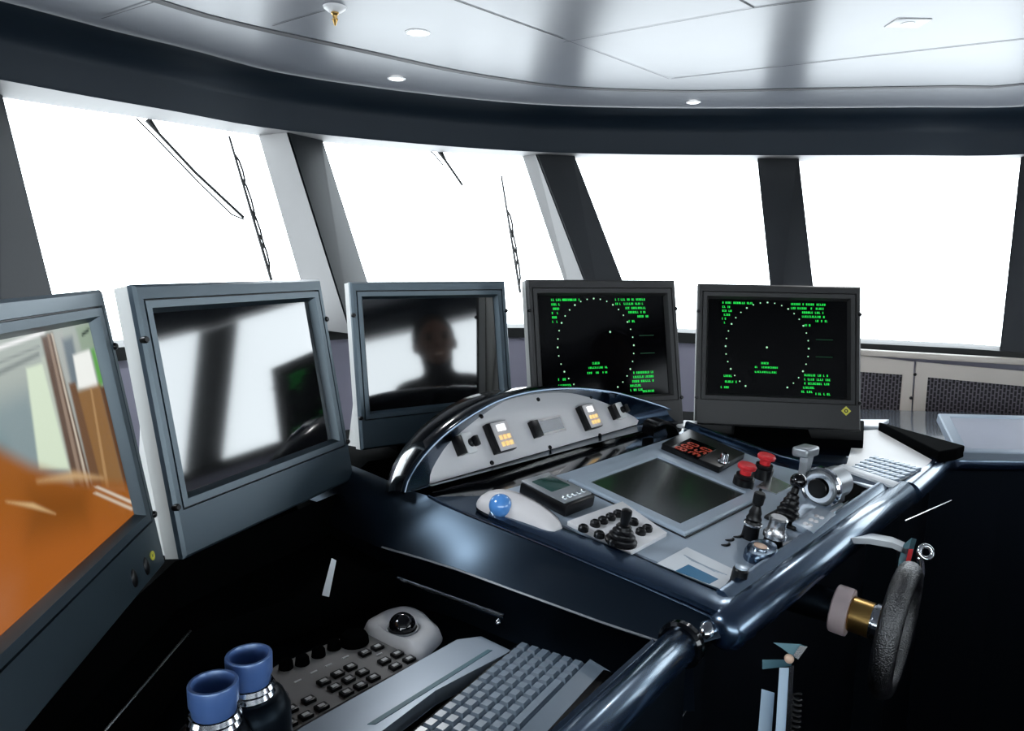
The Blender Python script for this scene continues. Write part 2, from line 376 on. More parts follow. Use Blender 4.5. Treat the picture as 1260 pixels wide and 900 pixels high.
# windscreen wipers outside
def wpl(px0, px1):      # plane of the glass between two columns, pushed outside
    a, b, c = px0; n = (b-a).cross(c-a).normalized()
    if n.y < 0: n = -n
    return a+n*.05, n
def wiper(label, pl, arm, arm2, blade, clips):
    p0, n = pl; q = lambda x, y, h=0: onpl(x, y, p0+n*h, n)
    o = thing('windscreen_wiper', label, 'wiper', T(*q(*arm[0])), 'window wipers')
    bm = NB(); A = [q(*p) for p in arm]; add_tube(bm, A, [.014]+[.006]*(len(A)-1), 8); obj('arm', bm, 'wiper', o, True)
    bm = NB(); add_tube(bm, [q(*p) for p in arm2], .0035, 6); obj('link_rod', bm, 'wiper', o, True)
    if blade:
        bm = NB(); b0, b1 = Vector(q(*blade[0])), Vector(q(*blade[1])); side = (b1-b0).cross(n).normalized()
        add_tube(bm, [b0, b1], [.005, .007], 6)
        for f0, f1 in clips:
            a, c = b0.lerp(b1, f0), b0.lerp(b1, f1); m_ = (a+c)/2
            add_tube(bm, [a, a.lerp(m_, .4)+side*.013, m_+side*.017, c.lerp(m_, .4)+side*.013, c], .0045, 6)
        obj('blade', bm, 'wiper', o, True)
wiper('long black wiper hanging across the leftmost window, with double arm', wpl((t(3, 120), t(317, 167), s(386, 405)), 0),
      [(182, 147), (196, 165), (240, 212), (300, 268)], [(168, 146), (190, 168), (245, 225), (285, 264), (300, 270)], [(282, 168), (334, 345)], [(.12, .35), (.28, .6), (.5, .8), (.66, .95)])
wiper('shorter black wiper against the second window, behind the third monitor', wpl((t(397, 175), t(640, 193), s(712, 402)), 0),
      [(541, 186), (549, 199), (569, 228)], [(527, 184), (534, 190), (545, 203)], [(617, 217), (640, 360)], [(.3, .55), (.45, .8), (.6, .95)])

# ventilation panels under the right window
va, vb = s(1040, 423), s(1290, 434); vd = (vb-va); vd.z = 0; vd.normalize(); vn = Vector((vd.y, -vd.x, 0)); vp0 = va+vn*.10
def vq(px, py, h=0): return onpl(px, py, vp0+vn*h, vn)
def vent(label, outer, inner, hinge):
    q0 = [vq(*p) for p in outer]; o = thing('ventilation_panel', label, 'panel', T(*q0[3]), 'beige grille panels under the windows')
    bm = NB(); qi = [vq(*p) for p in inner]; 
    for h, lst in ((0, 0),):
        fo = [p+vn*.012 for p in q0]; fi = [p+vn*.012 for p in qi]; bi = [p for p in qi]
        add_loft(bm, [[p-vn*.0 for p in q0], fo, fi, bi], True, False, False)
    obj('panel_frame', bm, 'beige', o, True, smooth=0)
    bm = NB(); f = bm.faces.new([bm.verts.new(p+vn*.002) for p in qi]); uv = bm.loops.layers.uv.new('uv')
    for l in f.loops: d = l.vert.co-qi[0]; l[uv].uv = (d.dot(UPV), d.dot(vd))
    obj('grille', bm, 'grille', o, True, smooth=0, fixn=False)
    bm = NB()
    for p in hinge: add_sphere(bm, T(*vq(*p, .014)), .006, n=10)
    obj('hinge_pin', bm, 'black', o, True)
vent('beige panel with a dark woven grille, beside the right radar monitor', [(1030, 434), (1124, 445), (1120, 513), (1028, 508)], [(1040, 456), (1110, 461), (1106, 509), (1038, 505)], [(1121, 490)])
vent('wider beige panel with a dark woven grille, behind the flat tilted screen', [(1127, 445), (1330, 463), (1330, 530), (1122, 513)], [(1141, 464), (1310, 480), (1310, 524), (1137, 511)], [(1126, 461)])
bm = NB(); L0, L1 = vq(1020, 509), vq(1330, 526); zl = vq(1124, 511).z
a, b = Vector((L0.x, L0.y, zl)), Vector((L1.x, L1.y, zl))
add_prism(bm, [a-vn*.02, b-vn*.02, b+vn*.16, a+vn*.16], (0, 0, -.03), .004); struct('trim_10', bm, 'beige')
a, b = vq(1020, 428), vq(1330, 446)
bm = NB(); add_prism(bm, [a-vn*.03, b-vn*.03, b+vn*.02, a+vn*.02], (0, 0, -.022), .004); struct('trim_11', bm, 'beige')

# ================================================================ MONITORS
SW, SH = .345, .345/1.394
MON = [(-0.4725, 0.7415, -0.205, 1.7, 0.1614), (-0.3999, 1.1512, -0.1989, 1.2032, 0.1793), (-0.1788, 1.7327, -0.2126, 0.604, 0.1459), (0.2292, 1.8203, -0.2039, 0.3592, 0.198), (0.6799, 1.9106, -0.2111, -0.131, 0.2392)]
def monM(i):
    x, y, z, yaw, ti = MON[i]; u = Vector((cos(yaw), sin(yaw), 0)); n = Vector((sin(yaw), -cos(yaw), 0)); v = UPV*cos(ti)-n*sin(ti); w = u.cross(v)
    return frame(Vector((x, y, Z(z))), u, v, w)
def mloc(i, px, py, h=0):
    m = monM(i); n = m.col[2].xyz; p = onpl(px, py, m.translation+n*h, n); return m.inverted() @ p
def rrect(l, r, tp, b, z): return [Vector((-SW/2-l, -SH/2-b, z)), Vector((SW/2+r, -SH/2-b, z)), Vector((SW/2+r, SH/2+tp, z)), Vector((-SW/2-l, SH/2+tp, z))]
def rtrap(b_, t_, tp, b, z): return [Vector((-SW/2-b_, -SH/2-b, z)), Vector((SW/2+b_, -SH/2-b, z)), Vector((SW/2+t_, SH/2+tp, z)), Vector((-SW/2-t_, SH/2+tp, z))]
LO, RO, TO, BO = .030, .030, .038, .082
def monitor(i, label, fm, scr, foot=True):
    m = monM(i); o = thing('monitor', label, 'monitor', m, 'marine monitors along the bridge console')
    bm = NB(); e = .0165
    rings = [rrect(LO, RO, TO, BO, -.002), rrect(LO, RO, TO, BO, .006), rrect(LO-.004, RO-.004, TO-.004, BO-.004, .010),
             rrect(e+.002, e+.002, e+.002, e+.002, .010), rrect(e+.0014, e+.0014, e+.0014, e+.0014, .0055), rrect(e, e, e, e, .0055), rrect(e-.0006, e-.0006, e-.0006, e-.0006, .010),
             rrect(.006, .006, .006, .006, .009), rrect(.0005, .0005, .0005, .0005, -.001), rrect(0, 0, 0, 0, -.004)]
    add_loft(bm, rings, True, False, False); obj('bezel', bm, fm, o, smooth=25)
    bm = NB(); add_loft(bm, [rrect(e+.0015, e+.0015, e+.0015, e+.0015, .0058), rrect(e, e, e, e, .0058)], True, False, False); obj('bezel_groove', bm, 'black', o, smooth=0)
    bm = NB(); add_loft(bm, [rrect(LO-.0005, RO-.0005, TO-.0005, BO-.0005, -.002), rrect(LO-.0005, RO-.0005, TO-.0005, BO-.0005, -.026)], True, False, False); obj('side_band', bm, 'case', o, smooth=0)  # paler than the grey housing, painting window light onto its sides
    bm = NB(); add_loft(bm, [rrect(LO-.003, RO-.003, TO-.003, BO-.003, -.026), rtrap(LO-.006, LO-.045, TO-.06, BO-.004, -.032), rtrap(LO-.006, -.05, TO-.085, BO-.004, -.085), rtrap(LO-.03, -.10, -.08, BO-.01, -.105)], True, True, True); obj('rear_case', bm, 'case', o)
    bm = NB(); zb = -SH/2-BO; add_loft(bm, [[Vector((sx*.16, zb+.09, -.05)) if False else Vector((sx*.09, zb+yy, zz)) for sx, yy, zz in ((-1, .10, -.045), (1, .10, -.045), (1, .10, -.11), (-1, .10, -.11))],
                                           [Vector((sx*.09, yy, zz)) for sx, yy, zz in ((-1, zb, -.045), (1, zb, -.045), (1, zb, -.11), (-1, zb, -.11))],
                                           [Vector((sx*.10, yy, zz)) for sx, yy, zz in ((-1, zb-.03, -.04), (1, zb-.03, -.04), (1, zb-.03, -.12), (-1, zb-.03, -.12))]]); obj('stand_neck', bm, 'mblack', o)
    bm = NB(); add_loft(bm, [rrect(.003, .003, .003, .003, -.008), rrect(.003, .003, .003, .003, -.0035)]); sc_ = obj('screen', bm, scr, o, smooth=0)
    src = None
    for kx, ky in ((-1, SH*.36), (-1, -SH*.5-.012), (1, SH*.36), (1, -SH*.5-.012)):
        if src is None:
            bm = NB(); add_lathe(bm, I4, [(.0048, -.004), (.0048, .003), (.0035, .005)], 12); src = obj('latch', bm, 'black', o); src.matrix_basis = T(kx*(SW/2+LO-.003), ky, .008)
        else: inst(src, 'latch', o, T(kx*(SW/2+LO-.003), ky, .008))
    return o, sc_
labs = ['light grey monitor at far left showing an orange wooden interior', 'large grey monitor second from left with dark reflecting screen',
        'grey monitor third from left, behind the arched instrument hood', 'left radar monitor with green circle of dots, partly behind the hood', 'right radar monitor with charcoal frame and yellow diamond badge']
mons = [monitor(0, labs[0], 'frame', 'lcd'), monitor(1, labs[1], 'frame', 'lcd'), monitor(2, labs[2], 'frame', 'lcd'), monitor(3, labs[3], 'framed', 'lcd2'), monitor(4, labs[4], 'framed', 'lcd2')]
def badge(i, px, py, sz=.012):
    p = mloc(i, px, py, .010); bm = NB(); add_loft(bm, [[p+Vector((sz*cos(k*pi/2), sz*sin(k*pi/2), h)) for k in range(4)] for h in (0, .001)]); ob = obj('badge', bm, 'yellow', mons[i][0], smooth=0, label='yellow diamond badge')
    bm = NB(); add_lathe(bm, T(p.x, p.y, p.z+.001), [(sz*.38, 0), (sz*.38, .0004), (sz*.2, .0004), (sz*.2, 0)], 16, False, False); obj('badge_ring', bm, 'seam', ob)
badge(4, 1041, 506)
p = mloc(0, 187, 684, .010); bm = NB(); add_lathe(bm, T(*p), [(.006, 0), (.006, .0015), (.003, .0015), (.003, 0)], 12, False, False); obj('badge', bm, 'yellow', mons[0][0])
for q in ((180, 697), (165, 712)):
    p = mloc(0, *q, .010); bm = NB(); add_sphere(bm, T(*p), .009, .8, 1.3, .35, 14); obj('push_button', bm, 'black', mons[0][0])

# radar pictures
def radar(i, seed, dot):
    rnd = random.Random(seed); o, sc_ = mons[i]; zf = -.003
    fx = lambda f_: -SW/2+f_*SW
    fy = lambda f_: SH/2-f_*SH
    def dash(bm, x, y, w, h): add_quad(bm, [(x, y-h, zf), (x+w, y-h, zf), (x+w, y, zf), (x, y, zf)])
    def line(bm, x, y, w, h=.0056):          # a line of small characters
        cx = x
        while cx < x+w-.003:
            cw = rnd.choice((.0022, .003, .003, .0038))
            if rnd.random() < .82:
                k = rnd.random()
                dash(bm, cx, y, cw*.5, h); dash(bm, cx, y-h*.75, cw, h*.25)
                if k > .3: dash(bm, cx, y, cw, h*.22)
                if k > .5: dash(bm, cx+cw*.7, y, cw*.3, h)
                if k > .4: dash(bm, cx, y-h*.42, cw, h*.2)
            cx += cw+.0012
    def blk(): obj('radar_text', bm, 'green', sc_, smooth=0, fixn=False); return NB()
    bm = NB()
    line(bm, fx(.10), fy(.025), .070); line(bm, fx(.185), fy(.025), .05)
    for k in range(5): line(bm, fx(.10), fy(.07+k*.042), .024 if k < 3 else .015)
    bm = blk()
    for k in range(5): line(bm, fx(.60 + (.0 if k < 2 else .08 if k < 4 else .15)), fy(.025+k*.043), .085 if k < 2 else (.06 if k < 4 else .042))
    line(bm, fx(.70), fy(.245), .018)
    bm = blk()
    for k in range(5): line(bm, fx(.70-.02*(k > 2)), fy(.765+k*.043), .064 if k < 3 else .035)
    line(bm, fx(.78), fy(.955), .036)
    bm = blk()
    line(bm, fx(.12), fy(.80), .02); line(bm, fx(.12), fy(.86), .036); line(bm, fx(.10), fy(.92), .02)
    bm = blk()
    line(bm, fx(.39), fy(.655), .02); line(bm, fx(.345), fy(.70), .058, .0048); line(bm, fx(.345), fy(.75), .058, .0048)
    blk()
    bm = NB()
    for k in range(36):
        a = 2*pi*k/36
        if 245 < math.degrees(a) < 295: continue
        x, y, r_ = fx(.43)+.1035*cos(a), fy(.50)+.1175*sin(a), .0019 if k % 3 else .0024
        bm.faces.new([bm.verts.new((x+r_*cos(j*pi/4), y+r_*sin(j*pi/4), zf)) for j in range(8)])
    obj('radar_ring', bm, 'greenp', sc_, smooth=0, fixn=False); bm = NB()
    x, y = fx(dot[0]), fy(dot[1]); bm.faces.new([bm.verts.new((x+.0028*cos(j*pi/4), y+.0028*sin(j*pi/4), zf)) for j in range(8)])
    obj('radar_target', bm, 'greenp', sc_, smooth=0, fixn=False)
    bm = NB()
    for (x0, y0, x1, y1) in ((.78, .40, .90, .58),):
        for a in ((x0, y0, x1, y0+.006), (x0, y1, x1, y1+.006)): bm = NB(); add_quad(bm, [(fx(a[0]), fy(a[3]), zf), (fx(a[2]), fy(a[3]), zf), (fx(a[2]), fy(a[1]), zf), (fx(a[0]), fy(a[1]), zf)]); obj('radar_line', bm, 'greend', sc_, smooth=0, fixn=False)
radar(3, 3, (.545, .36)); radar(4, 5, (.43, .50))

# painted reflection on the far-left monitor: a wooden interior with pillars and bright windows
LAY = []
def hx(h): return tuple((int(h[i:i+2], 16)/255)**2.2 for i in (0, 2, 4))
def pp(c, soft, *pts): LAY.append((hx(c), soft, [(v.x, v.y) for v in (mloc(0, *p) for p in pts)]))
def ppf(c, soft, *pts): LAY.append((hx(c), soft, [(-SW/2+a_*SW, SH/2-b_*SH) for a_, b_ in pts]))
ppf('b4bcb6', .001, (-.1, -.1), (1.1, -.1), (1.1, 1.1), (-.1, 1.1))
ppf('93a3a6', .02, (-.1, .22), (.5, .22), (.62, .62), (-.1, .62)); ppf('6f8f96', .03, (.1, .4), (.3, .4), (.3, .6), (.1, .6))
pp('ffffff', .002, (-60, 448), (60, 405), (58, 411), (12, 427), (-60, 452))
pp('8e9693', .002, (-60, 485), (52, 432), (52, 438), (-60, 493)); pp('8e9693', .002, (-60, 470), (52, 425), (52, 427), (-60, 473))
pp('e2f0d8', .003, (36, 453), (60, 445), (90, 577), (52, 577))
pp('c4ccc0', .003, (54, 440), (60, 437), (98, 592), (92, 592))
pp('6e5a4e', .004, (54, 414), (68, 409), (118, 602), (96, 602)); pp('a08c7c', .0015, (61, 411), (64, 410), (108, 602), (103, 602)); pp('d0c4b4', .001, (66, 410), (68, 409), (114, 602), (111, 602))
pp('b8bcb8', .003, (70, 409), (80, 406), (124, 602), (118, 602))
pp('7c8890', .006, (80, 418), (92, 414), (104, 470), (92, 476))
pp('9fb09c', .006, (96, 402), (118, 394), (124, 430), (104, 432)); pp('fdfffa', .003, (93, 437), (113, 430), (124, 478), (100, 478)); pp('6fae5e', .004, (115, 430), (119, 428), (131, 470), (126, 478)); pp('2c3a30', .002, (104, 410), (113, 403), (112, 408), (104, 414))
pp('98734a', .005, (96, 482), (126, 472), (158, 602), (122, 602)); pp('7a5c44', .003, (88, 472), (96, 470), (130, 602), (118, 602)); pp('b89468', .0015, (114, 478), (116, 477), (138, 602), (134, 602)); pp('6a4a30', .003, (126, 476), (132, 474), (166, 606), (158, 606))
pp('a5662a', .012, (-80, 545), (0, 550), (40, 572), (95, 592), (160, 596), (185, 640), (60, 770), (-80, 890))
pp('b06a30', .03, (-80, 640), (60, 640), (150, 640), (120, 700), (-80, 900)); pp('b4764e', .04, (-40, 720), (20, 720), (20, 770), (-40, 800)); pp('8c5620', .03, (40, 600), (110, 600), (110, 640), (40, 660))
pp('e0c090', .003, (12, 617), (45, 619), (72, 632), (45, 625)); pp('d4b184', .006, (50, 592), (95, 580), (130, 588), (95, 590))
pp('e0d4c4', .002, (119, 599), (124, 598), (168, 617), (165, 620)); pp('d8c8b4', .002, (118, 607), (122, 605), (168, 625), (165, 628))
def sdf(x, y, P):
    d = 1e9; ins_ = False; n_ = len(P)
    for i in range(n_):
        ax_, ay_ = P[i]; bx_, by_ = P[i-1]; ex, ey = bx_-ax_, by_-ay_; wx, wy = x-ax_, y-ay_
        L2 = ex*ex+ey*ey; t_ = 0 if L2 == 0 else max(0, min(1, (wx*ex+wy*ey)/L2)); d = min(d, (wx-ex*t_)**2+(wy-ey*t_)**2)
        if (ay_ > y) != (by_ > y) and x < (bx_-ax_)*(y-ay_)/(by_-ay_)+ax_: ins_ = not ins_
    d = sqrt(d); return -d if ins_ else d
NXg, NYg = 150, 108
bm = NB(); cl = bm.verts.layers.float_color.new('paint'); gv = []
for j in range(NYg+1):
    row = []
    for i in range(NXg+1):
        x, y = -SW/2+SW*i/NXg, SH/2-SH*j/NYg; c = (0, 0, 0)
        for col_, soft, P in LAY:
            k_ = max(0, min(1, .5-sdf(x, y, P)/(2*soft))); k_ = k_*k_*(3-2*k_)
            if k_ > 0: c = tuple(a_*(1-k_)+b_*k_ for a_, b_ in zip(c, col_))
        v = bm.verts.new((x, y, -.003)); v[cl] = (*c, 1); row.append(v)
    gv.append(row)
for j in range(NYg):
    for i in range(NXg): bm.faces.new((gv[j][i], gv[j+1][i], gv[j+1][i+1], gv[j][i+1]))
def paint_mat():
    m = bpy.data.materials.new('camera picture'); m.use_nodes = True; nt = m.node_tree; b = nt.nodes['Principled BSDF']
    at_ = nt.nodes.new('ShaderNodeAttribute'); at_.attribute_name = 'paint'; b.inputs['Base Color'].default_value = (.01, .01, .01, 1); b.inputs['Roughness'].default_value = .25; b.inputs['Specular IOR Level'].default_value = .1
    nt.links.new(at_.outputs['Color'], b.inputs['Emission Color']); b.inputs['Emission Strength'].default_value = .72; return m  # emission carries the painted reflection
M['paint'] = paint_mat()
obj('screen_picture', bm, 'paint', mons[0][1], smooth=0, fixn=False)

# ================================================================ HELM CONSOLE
helm = thing('helm_console', 'dark navy helm console with grey instrument panel, arched hood and rounded rail', 'console', T(.35, 1.4, 0))
E1 = [(528, 611), (545, 620), (580, 635), (630, 655), (680, 675), (730, 696), (784, 719), (850, 748), (880, 762), (893, 768)]
E1w = [dk(*p) for p in E1]
back = [dk(*p) for p in [(842, 528), (827, 537.5), (697, 581.5), (600, 611)]]
right = [dk(*p) for p in [(1112, 604), (1070, 597), (958, 571)]]
bm = NB(); top = E1w+[DP(-.2, .45), DP(.632, .445)]+right+back
add_prism(bm, [p-DN*.02 for p in top], DN*.02, .002); obj('console_top', bm, 'navy', helm, True)
# left lip, slightly raised glossy band
lip_o = [dk(*p, .003) for p in [(600, 640), (640, 657), (680, 673), (784, 717), (850, 745), (890, 763), (905, 757)]]
lip_i = [dk(*p, .012) for p in [(606, 628), (660, 643), (690, 650), (788, 687), (858, 718), (893, 733), (905, 733)]]
bm = NB(); a = resample(lip_o, 24); b = resample(lip_i, 24)
add_loft(bm, [a, [p+DN*.008 for p in a], [p.lerp(q, .25)+DN*.010 for p, q in zip(a, b)], b, [q-DN*.014 for q in b]], closed=False); obj('side_lip', bm, 'rail', helm, True)
# instrument panel plate
pan = [dk(*p, .002) for p in [(600, 611), (697, 584), (827, 540.5), (845, 532), (955, 575), (1060, 601), (988, 672), (923, 716), (908, 730), (893, 731), (858, 716), (788, 686), (690, 649), (640, 632)]]
bm = NB(); add_prism(bm, pan, DN*.004, .0012); obj('instrument_panel', bm, 'deck', helm, True)
# raised border along the right side
bm = NB(); P0 = [dk(*p) for p in [(842, 527), (900, 549), (958, 570), (1030, 589)]]
add_loft(bm, [[p+BV*a_+DN*h for p in P0] for a_, h in ((0, 0), (0, .014), (.003, .016), (.012, .016), (.014, .010), (.022, .010), (.024, 0))], closed=False); obj('right_border', bm, 'navy', helm, True)
bm = NB(); add_prism(bm, [dk(x, y, .012) for x, y in ((1028, 577), (1037, 574), (1106, 597), (1098, 602))], DN*.006, .001); obj('border_trim', bm, 'paper', helm, True)
bm = NB(); add_prism(bm, [dk(x, y, .0062) for x, y in ((1016, 602), (1034, 588), (1066, 602), (1038, 620))], DN*.001); obj('recess_plate', bm, 'mblack', helm, True, smooth=0)
# rail
def capsule(bm, a, b, r, n=20):
    d = (b-a).normalized(); pts = [a-d*r*.0, a, b, b+d*.0]
    pr = [(a-d*r*.55, r*.5), (a-d*r*.35, r*.8), (a, r)]; pq = [(b, r), (b+d*r*.35, r*.8), (b+d*r*.55, r*.5)]
    add_tube(bm, [p for p, _ in pr+pq], [q for _, q in pr+pq], n)
bm = NB(); capsule(bm, DP(-.205, .44, -.012), DP(.625, .44, -.012), .029); obj('rail', bm, 'rail', helm, True, smooth=60)
bm = NB(); add_loft(bm, [[DP(u, .400, .012), DP(u, .404, .017), DP(u, .412, .017), DP(u, .424, .010), DP(u, .424, -.01), DP(u, .400, -.01)] for u in (-.165, .60)]); obj('rail_bead', bm, 'rail', helm, True, smooth=50)
# left skin
E1x = [DP(-.30, -.30, -.03), DP(-.31, -.18, -.01), DP(-.315, -.10, 0)]+E1w+[DP(-.205, .455, -.01)]
E2 = [hz(px, py, z) for px, py, z in [(470, 675, -.47), (515, 688, -.472), (560, 702, -.474), (650, 735, -.475), (740, 768, -.488), (815, 793, -.498), (850, 797, -.50)]]
E2x = [E2[0]+AH*.32-BV*.02, E2[0]+AH*.2, E2[0]+AH*.1]+E2
a, b = resample(spline(E1x, 4), 40), resample(spline(E2x, 4), 40)
rows = []
for k in range(9):
    q = k/8; rows.append([(1-q)**2*p+2*q*(1-q)*Vector((.42*p.x+.58*r_.x, .42*p.y+.58*r_.y, .62*p.z+.38*r_.z))+q*q*r_ for p, r_ in zip(a, b)])
rows.append([r_+Vector((0, 0, -.004))+BV*.006 for r_ in b]); rows.append([Vector((r_.x, r_.y, Z(-.60)))+BV*.02 for r_ in b])
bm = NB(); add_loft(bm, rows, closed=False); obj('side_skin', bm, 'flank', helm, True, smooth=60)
bm = NB(); add_tube(bm, [p+DN*.001-BV*.002 for p in E1w], .0022, 8); obj('edge_bead', bm, 'rail', helm, True)
# body under the deck
bm = NB(); lo = [(.17, .98), (.30, 1.06), (.82, 1.64), (.44, 1.68), (-.05, 1.36), (-.02, 1.2)]
add_prism(bm, [Vector((x, y, .02)) for x, y in lo], (0, 0, Z(-.52)-.02), .01); obj('pedestal', bm, 'navyd', helm, True)
bm = NB(); add_loft(bm, [[DP(-.19, .43, -.02), DP(-.19, .40, -.09), DP(-.19, .05, -.09), DP(-.19, .05, -.02)], [DP(.62, .43, -.02), DP(.62, .40, -.09), DP(.62, .05, -.09), DP(.62, .05, -.02)]]); obj('apron', bm, 'navyd', helm, True)
bm = NB(); a, b = hz(1113, 641, -.56), hz(1170, 616, -.56); add_tube(bm, [a, b], .0022, 6); obj('seam_strip', bm, 'silver', helm, True)  # silver tube standing in for a glint along the seam
# arched hood
HN = (-AH)*cos(radians(32))+UPV*sin(radians(32)); HP = hz(655, 560, -.39)
HUP = HN.cross(BV).normalized(); HUP = HUP if HUP.z > 0 else -HUP
def hd(px, py, h=0): return onpl(px, py, HP+HN*h, HN)
def hdM(px, py, h=0): return frame(hd(px, py, h), BV, HUP, HN)
pan_arc = [(528.6, 596), (530, 582), (540, 563), (555, 543), (591, 513), (624, 493), (660.6, 485), (697, 483.6), (724, 489), (752, 499), (774.5, 510), (785.6, 517), (784, 522.5)]
rim_arc = [(497, 607), (501, 593), (516, 568), (541, 540.6), (574, 515.6), (613, 494), (652, 483), (691, 479), (724, 479.5), (757.8, 484), (785.6, 491.6), (808, 498.5), (825, 505), (838, 517)]
pa = resample(spline([hd(*p) for p in pan_arc], 6), 48); ra = resample(spline([hd(*p, .03) for p in rim_arc], 6), 48)
bm = NB(); f = bm.faces.new([bm.verts.new(p) for p in pa]); add_prism(bm, [p-HN*.004 for p in pa], HN*.003); dashp = obj('hood_panel', bm, 'dash', helm, True, smooth=0)
bm = NB(); add_loft(bm, [pa, [p.lerp(q, .8)-HUP*.0 for p, q in zip(pa, ra)], ra], closed=False)
add_loft(bm, [[pa[0]-UPV*.001, pa[-1]-UPV*.001], [ra[0]-UPV*.001, ra[-1]-UPV*.001]], closed=False); obj('hood_visor', bm, 'navy', helm, True, smooth=50)
bm = NB(); cen = (ra[0]+ra[-1])/2; n_ = len(ra)
def hs(k, fwd, dz, grow):
    return [p+AH*fwd*(.45+.55*sin(pi*i/(n_-1)))+UPV*dz+(p-cen)*grow for i, p in enumerate(ra)]
add_loft(bm, [ra, hs(0, .004, .003, .012), hs(0, .05, .000, .012), hs(0, .12, -.012, -.01), hs(0, .19, -.05, -.08), hs(0, .22, -.12, -.15)], closed=False); obj('hood_shell', bm, 'blackg', helm, True, smooth=60)
bm = NB(); add_tube(bm, [p-HN*.001+HUP*.001 for p in ra], .0036, 8); obj('hood_rim', bm, 'navy', helm, True)
# shelf between hood and deck, riser
bm = NB(); sh0 = [dk(*p, .0) for p in [(545, 617), (600, 611), (697, 582), (827, 538), (842, 528)]]; sh0[0] = dk(535, 613)
sh1 = [hd(*p, -.01) for p in [(528.6, 597), (600, 575), (680, 552), (784, 523), (800, 518)]]
add_loft(bm, [sh0, [a.lerp(b, .5)+UPV*-.002 for a, b in zip(sh0, sh1)], [b-UPV*.018 for b in sh1], [b+UPV*.004 for b in sh1]], closed=False); obj('hood_shelf', bm, 'blackg', helm, True)
bm = NB(); src = None
for p in ((592, 513), (662, 492), (727, 489), (605, 570), (676.5, 551), (738, 536)):
    if src is None: bm = NB(); add_lathe(bm, I4, [(.0045, -.001), (.0045, .002), (.0025, .003), (.0022, .0015)], 12); src = obj('screw', bm, 'black', dashp); src.matrix_basis = WM[dashp.name].inverted() @ hdM(*p)
    else: inst(src, 'screw', dashp, WM[dashp.name].inverted() @ hdM(*p))
# black grab arch at the hood's right end
bm = NB(); pts = spline([dk(797, 533, .0), dk(800, 522, .028), dk(812, 518, .040), dk(824, 523, .032), dk(829, 535, 0)], 5); add_loft(bm, [[p+AV*a_*.016+DN*h_ for a_, h_ in ((-1, -.003), (1, -.003), (1, .003), (-1, .003))] for p in pts]); tag(obj('grab_handle', bm, 'black', None, smooth=50), 'small black arched grab handle at right end of the hood', 'handle')
bm = NB(); w = 0

# hood instruments
def hpoly(pts, h0, h1, bev=0):
    b_ = NB(); add_prism(b_, [hd(*p, h0) for p in pts], HN*(h1-h0), bev); return b_
def switch(label, c, k=1):
    o = thing('rotary_switch', label, 'switch', hdM(*c), 'rotary switches on the hood panel')
    bm = NB(); add_box(bm, T(-.014*k, 0, .007), .016*k, .036*k, .014, .001); obj('side_block', bm, 'black', o)
    bm = NB(); add_box(bm, T(.006*k, 0, .008), .024*k, .040*k, .016, .001); obj('switch_plate', bm, 'white', o)
    bm = NB(); add_lathe(bm, T(.010*k, -.001, .016), [(.0085*k, 0), (.008*k, .006), (.006*k, .008)], 18); add_box(bm, T(.013*k, -.002, .026), .011*k, .020*k, .010, .002); obj('knob', bm, 'black', o)
switch('black and white rotary switch at the left end of the hood panel', (569, 549))
switch('black and white rotary switch at the right end of the hood panel', (757, 508), .95)
def keypad(label, c, k=1):
    o = thing('keypad_unit', label, 'keypad', hdM(*c), 'keypad units on the hood panel'); w, h = .050*k, .056*k
    bm = NB(); add_box(bm, T(0, 0, .007), w, h, .014, .0015); obj('housing', bm, 'black', o)
    bm = NB(); add_box(bm, T(.004*k, 0, .0145), w*.84, h*.95, .003, .001); obj('face_plate', bm, 'ltgrey', o)
    bm = NB(); add_box(bm, T(.004*k, h*.27, .0165), w*.42, h*.22, .002, .0004); obj('display', bm, 'lcdw', o)
    src = None
    for r_ in range(2):
        for c_ in range(3):
            m_ = T((-.006+c_*.0105)*k, (-.003-r_*.0125)*k, .0168)
            if src is None: bm = NB(); add_box(bm, I4, .0072*k, .0085*k, .003, .0008); src = obj('key', bm, 'amber', o); src.matrix_basis = m_
            else: inst(src, 'key', o, m_)
keypad('keypad unit with white display and amber keys, left of the centre meter', (612, 540), 1.1)
keypad('keypad unit with white display and amber keys, right of the centre meter', (722, 515), 1.02)
o = thing('panel_meter', 'flat silver rectangular meter with dark hatched left block at hood centre', 'meter', hdM(672, 526))
bm = NB(); add_box(bm, T(-.040, 0, .006), .022, .036, .012, .001); obj('side_block', bm, 'black', o)
bm = NB(); add_box(bm, T(.014, .001, .002), .084, .036, .004, .001); obj('housing', bm, 'ltgrey', o)
bm = NB(); add_box(bm, T(.014, .001, .0042), .074, .027, .001, 0); obj('display', bm, 'silver', o)

# chart display sunk in the console
o = thing('chart_display', 'large flat dark display framed in pale grey, sunk in the instrument panel', 'display', dkM(822, 603, .006))
q = [dk(*p, .012) for p in [(725, 593), (809, 562.5), (916.7, 607), (836, 644.4)]]; c_ = sum(q, Vector())/4
def grow(k0, h): return [p+(BV*(k0 if (p-c_).dot(BV) > 0 else -k0)+AV*(k0 if (p-c_).dot(AV) > 0 else -k0))+DN*h for p in q]
bm = NB(); add_loft(bm, [grow(.027, -.010), grow(.027, -.001), grow(.024, .002), grow(.003, .002), grow(0, -.001), grow(0, -.004)], True, False, False); obj('frame', bm, 'deck', o, True, smooth=30)
bm = NB(); add_loft(bm, [grow(.030, -.010), grow(.030, -.004), grow(.0275, -.004)], True, True, False); obj('gasket', bm, 'black', o, True, smooth=0)
bm = NB(); add_loft(bm, [grow(.002, -.006), grow(.002, -.002)]); obj('screen', bm, 'chart', o, True, smooth=0)
